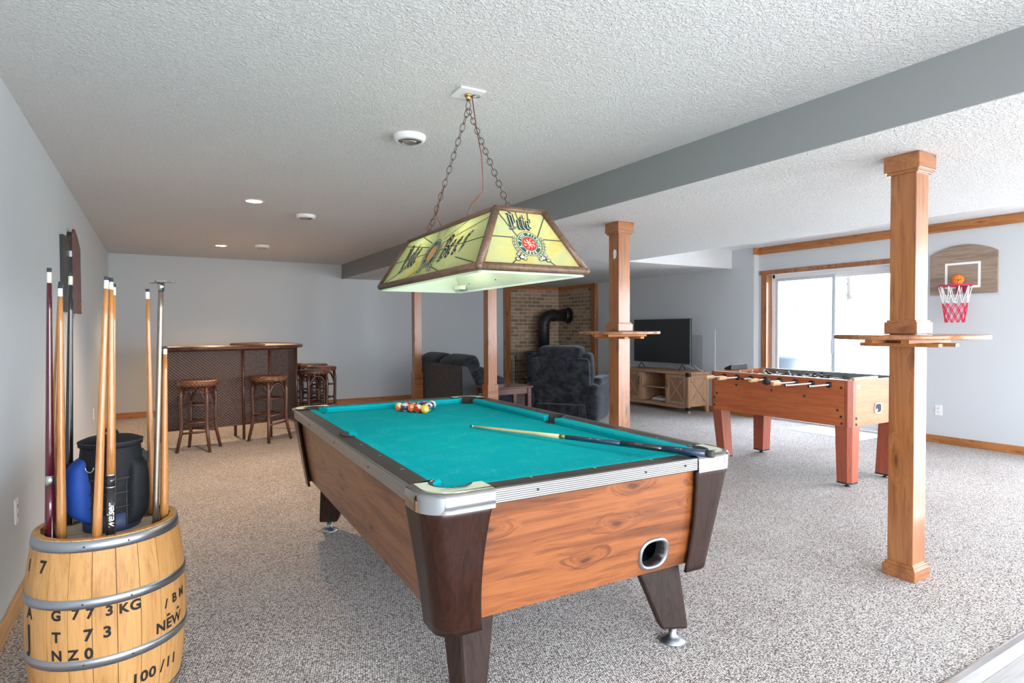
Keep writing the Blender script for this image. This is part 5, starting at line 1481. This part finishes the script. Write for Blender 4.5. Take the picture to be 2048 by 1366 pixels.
# ================================================================== FOOSBALL TABLE
def foosball():
    T = thing('foosball_table', 'orange wood foosball table with steel rods before the patio door', 'foosball table', (4.775, 2.705, 0))
    W_, L, z0, z1 = .80, 1.42, .505, .882; th = .028
    mx, my, ml = M['foosx'], M['foos'], M['foosleg']
    MB().box((0, .05, z0), (th, L-.05, z1)).build('side_panel', my, T, .002)
    MB().box((W_-th, .05, z0), (W_, L-.05, z1)).build('side_panel', my, T, .002)
    e = MB().box((.055, 0, z0), (W_-.055, th, z1)).build('end_panel', mx, T, .002)
    MB().box((.055, L-th, z0), (W_-.055, L, z1)).build('end_panel', mx, T, .002)
    for sx in (0, 1):
        for sy in (0, 1):
            X = W_ if sx else 0; Y = L if sy else 0; s, t = (-1 if sx else 1), (-1 if sy else 1)
            pts = [(X, Y+t*.055), (X, Y+t*.030), (X+s*.030, Y), (X+s*.060, Y), (X+s*.060, Y+t*.030), (X+s*.030, Y+t*.055)]
            if s*t < 0: pts = pts[::-1]
            MB().ext(pts, z0-.004, z1).build('corner_post', ml, T, .001)
            # tapered splayed leg with a chamfer
            tp = [(X+s*.005, Y+t*.135), (X+s*.005, Y+t*.035), (X+s*.032, Y+t*.006), (X+s*.135, Y+t*.006), (X+s*.135, Y+t*.135)]
            ox, oy = s*.045, t*.020
            cx_, cy_ = X+s*.07, Y+t*.07
            bt = [((x-cx_)*.86+cx_+ox*.9, (y-cy_)*.86+cy_+oy) for x, y in tp]
            if s*t < 0: tp, bt = tp[::-1], bt[::-1]
            lg = MB(); n = 5
            lg.add([(*p, .035) for p in bt]+[(*p, z0+.002) for p in tp], [tuple(range(n-1, -1, -1)), tuple(range(n, 2*n))]+[(i, (i+1) % n, n+(i+1) % n, n+i) for i in range(n)])
            g = lg.build('leg', ml, T)
            MB().ext([((x-cx_-ox)*1.01+cx_+ox, (y-cy_-oy)*1.01+cy_+oy) for x, y in bt], .028, .040).build('leg_shoe', M['black'], g)
            MB().lathe([(.022, 0), (.022, .008), (.010, .012), (.010, .03)], (cx_+ox*.95, cy_+oy, 0), 14).build('leveller', M['black'], g)
    MB().box((th, th, .74), (W_-th, L-th, .75)).build('playfield', plain('playfield_green', (.05, .22, .10), .5), T)
    for xa in (th, W_-th-.012): MB().box((xa, .03, z1-.05), (xa+.012, L-.03, z1+.004)).build('inner_rail', M['steel'], T, .002)
    for xa, xb in ((-.001, th), (W_-th, W_+.001)): MB().box((xa, .05, z1), (xb, L-.05, z1+.003)).build('top_edge', M['whitepaint'], T)
    # bolts
    def bolt(p, nx, ny):
        b = MB(); q = Matrix.Translation(p) @ (Matrix.Rotation(R(-90), 4, 'Y') if nx else Matrix.Rotation(R(90), 4, 'X'))
        b.lathe([(.010, -.002), (.010, .004), (.006, .006), (0, .006)], seg=12, m=q, cap=False); b.build('bolt', M['iron'], T)
    for y, z in ((.02+.06, .82), (.08, .585), (.075, .53), (.11, .635), (L-.06, .62), (L-.09, .665), (L-.06, .55), (.40, .725), (.72, .745), (1.10, .765)): bolt((0, y, z), 1, 0)
    for x, z in ((.075, .575), (.075, .525)): bolt((x, 0, z), 0, 1)
    # ball return on the near end
    cx, cz = .39, .638; n = 24
    ov = lambda a, b: [(cx+a*math.copysign(abs(math.cos(2*PI*i/n))**.6, math.cos(2*PI*i/n)), cz+b*math.copysign(abs(math.sin(2*PI*i/n))**.6, math.sin(2*PI*i/n))) for i in range(n)]
    r = MB(); A, B_ = ov(.055, .044), ov(.046, .035)
    vs = [(x, -.006, z) for x, z in A]+[(x, -.006, z) for x, z in B_]+[(x, -.001, z) for x, z in A]
    r.add(vs, [(i, (i+1) % n, n+(i+1) % n, n+i) for i in range(n)]+[(2*n+i, 2*n+(i+1) % n, (i+1) % n, i) for i in range(n)])
    rt = r.build('ball_return', M['steel'], T)
    MB().add([(x, -.002, z) for x, z in B_], [tuple(range(n))]).build('return_pocket', M['tip'], rt)
    MB().sphere((cx-.018, .0, cz-.018), .015, 12, 8, (1, .6, 1)).build('foosball', M['whitepaint'], rt)
    pl = MB().box((.075, -.0015, .815), (.125, 0, .842)).build('maker_plate', M['whitepaint'], T)
    MB().box((.080, -.0022, .824), (.120, -.0015, .834)).build('plate_band', plain('plate_green', (.35, .42, .25), .5), pl)
    # rods
    ends = [(4.541, 'wood'), (4.536, 'wood'), (4.640, 'bare'), (4.589, 'wood'), (4.567, 'knob'), (4.486, 'wood'), (4.409, 'bare'), (4.492, 'bare')]
    men = [3, 2, 3, 5, 5, 3, 2, 3]; zr = .838
    mb_, mt = M['black'], plain('player_tan', (.62, .42, .22), .5)
    pgrey = plain('player_grey', (.30, .32, .35), .5)
    for i in range(8):
        y = 3.943-i*.1507-2.705; xe = ends[i][0]-4.775; kind = ends[i][1]
        reach = .80+.13 if i in (0, 2, 4, 6) else .80+.16
        rod = MB().tube([(xe, y, zr), (reach, y, zr)], .008, 10).build('rod', M['alu'], T)
        MB().lathe([(.010, 0), (.026, .001), (.026, .010), (.014, .016), (.012, .016)], seg=20, m=Matrix.Translation((0, y, zr)) @ Matrix.Rotation(R(-90), 4, 'Y'), cap=False).build('bushing', M['black'], rod)
        q = Matrix.Translation((xe, y, zr)) @ Matrix.Rotation(R(90), 4, 'Y')
        if kind == 'wood': MB().lathe([(.010, -.03), (.016, -.028), (.019, -.01), (.017, .02), (.020, .05), (.016, .075), (.011, .085)], seg=14, m=q).build('handle', M['handle'], rod)
        elif kind == 'knob': MB().lathe([(.012, -.005), (.026, .0), (.031, .02), (.026, .045), (.012, .052)], seg=16, m=q).build('handle', M['rubber'], rod)
        else: MB().lathe([(.0085, 0), (.0095, .001), (.0095, .03), (.0085, .031)], seg=10, m=q).build('rod_end', M['steel'] if i != 2 else M['black'], rod)
        for x in (.045, W_-.075): MB().lathe([(.009, 0), (.015, .001), (.015, .028), (.009, .029)], seg=12, m=Matrix.Translation((x, y, zr)) @ Matrix.Rotation(R(90), 4, 'Y')).build('bumper', M['black'], rod)
        tilt = (0.2, 1.9, -.4, 1.2, .1, -1.5, 1.4, .3)[i]
        for k in range(men[i]):
            x = .12+(W_-.24)*(k+.5)/men[i]
            p = MB(); mm = Matrix.Translation((x, y, zr)) @ Matrix.Rotation(tilt, 4, 'X')
            p.cbox((0, 0, .005), (.026, .022, .04), mm); p.cbox((0, 0, -.045), (.018, .014, .06), mm); p.cbox((0, .004, -.078), (.022, .022, .012), mm); p.sphere(mm @ Vector((0, 0, .040)), .012, 10, 8)
            p.build('player', [mt, mb_, pgrey][i % 3], rod, .002)
    # score rack on the near end and the black scorer on the far end
    s = MB().box((.05, .003, z1), (.40, .025, z1+.022)).build('score_rack', M['handle'], T, .002)
    for k in range(10): MB().cbox((.085+k*.028, .002, z1+.011), (.008, .004, .008)).build('score_bead', M['cream'], s)
foosball()
def scorer():
    T = thing('electronic_scorer', 'small black wedge shaped device on the far end of the foosball table', 'scoreboard', (4.965, 4.02, .886))
    b = MB(); b.prism([(0, 0), (.085, 0), (.085, .02), (.0, .055)][::1], lambda y, z: (0, .085-y if False else y, z), lambda y, z: (.25, y, z)); 
    b.build('case', M['black'], T, .004)
    MB().prism([(.006, .0535), (.080, .0235), (.080, .025), (.006, .055)], lambda y, z: (.03, y, z), lambda y, z: (.21, y, z)).build('face', M['steel'], T)
    MB().sphere((.262, .04, .015), .012, 10, 8).build('knob', M['black'], T)
scorer()
tag(MB().box((6.965, 3.84, 0.001), (7.55, 4.80, .006)).build('door_mat', plain('clear_mat', (.78, .78, .80), .35, 0, .04), None, .002), 'pale thin floor mat lying before the patio door', 'mat')

# ================================================================== BASKETBALL HOOP
def hoop():
    T = thing('basketball_hoop', 'weathered wood backboard with a red rim and two colour net', 'basketball hoop', (XW, 3.09, 0))
    y0, y1, z0, zs, zc = -.318, .318, 1.672, 2.135, 2.195
    pts = [(y0, z0), (y1, z0), (y1, zs-.02)]
    for i in range(1, 14): k = i/14; pts.append((y1+(y0-y1)*k, zs-.02+(zc-zs+.035)*math.sin(PI*k)**.8))
    pts.append((y0, zs-.02))
    b = MB(); b.prism(pts, lambda y, z: (-.022, y, z), lambda y, z: (-.001, y, z)); b.build('backboard', M['boardwood'], T, .003)
    f = MB(); a0, a1, c0, c1, e = -.168, .168, 1.735, 2.015, .024
    f.box((-.0235, a0, c0), (-.022, a0+e, c1)).box((-.0235, a1-e, c0), (-.022, a1, c1)).box((-.0235, a0+e, c1-e), (-.022, a1-e, c1)).box((-.0235, a0+e, c0), (-.022, a1-e, c0+e))
    f.build('target_square', M['whitepaint'], T)
    zr, rr, cx = 1.755, .150, -.185
    rim = MB(); rim.tube([(cx+rr*math.cos(2*PI*i/32), rr*math.sin(2*PI*i/32), zr) for i in range(32)], .008, 8, True)
    rim.box((-.05, -.04, zr-.006), (-.022, .04, zr+.006)); rm = rim.build('rim', M['redsteel'], T)
    MB().box((-.030, -.055, zr-.065), (-.022, .055, zr+.02)).tube([(-.03, -.03, zr-.05), (cx+rr-.01, -.03, zr-.004)], .005, 6).tube([(-.03, .03, zr-.05), (cx+rr-.01, .03, zr-.004)], .005, 6).build('bracket', M['redsteel'], rm)
    n = 10; up = MB(); lo = MB()
    R_ = lambda k: rr*(1-.44*k**.75)
    pt = lambda a, k, j=0: (cx+R_(k)*math.cos(a), R_(k)*math.sin(a), zr-.008-.40*k+j)
    for i in range(n):
        a = 2*PI*i/n; d = 2*PI/n
        up.tube([pt(a, 0, .01), pt(a+d*.12, .2), pt(a+d*.5, .46)], .0042, 5); up.tube([pt(a, 0, .01), pt(a-d*.12, .2), pt(a-d*.5, .46)], .0042, 5)
        for k0, k1, s in ((.46, .63, .5), (.63, .80, 0), (.80, .97, .5)):
            aa = a+d*s
            lo.tube([pt(aa, k0), pt(aa+d*.5, k1)], .004, 5); lo.tube([pt(aa, k0), pt(aa-d*.5, k1)], .004, 5)
            lo.sphere(pt(aa, k0), .0065, 6, 5)
    up.build('net_cords', M['netwhite'], T); lo.build('net_mesh', M['netpink'], T)
    # the small ball on the rim
    B = thing('mini_basketball', 'small orange rubber basketball resting on the red rim', 'ball', (XW-.115, 3.093, zr+.066), R(20))
    r = .0575; MB().sphere((0, 0, 0), r, 24, 16).build('ball_skin', M['orange'], B)
    ln = MB()
    for m_ in (Matrix.Identity(4), Matrix.Rotation(R(90), 4, 'X'), Matrix.Rotation(R(90), 4, 'Y')):
        ln.tube([m_ @ Vector(((r+.0004)*math.cos(2*PI*i/32), (r+.0004)*math.sin(2*PI*i/32), 0)) for i in range(32)], .0011, 4, True)
    ln.build('ball_seams', M['tip'], B)
    tx = MB(); put_text(tx, 'BSN', .022, lambda x, y: tuple(Vector((-1, -(x)/r*1.0-.35, (y+x*.5)/r-.05)).normalized()*(r+.001)), bold=.0004); tx.build('ball_lettering', M['tip'], B)
hoop()
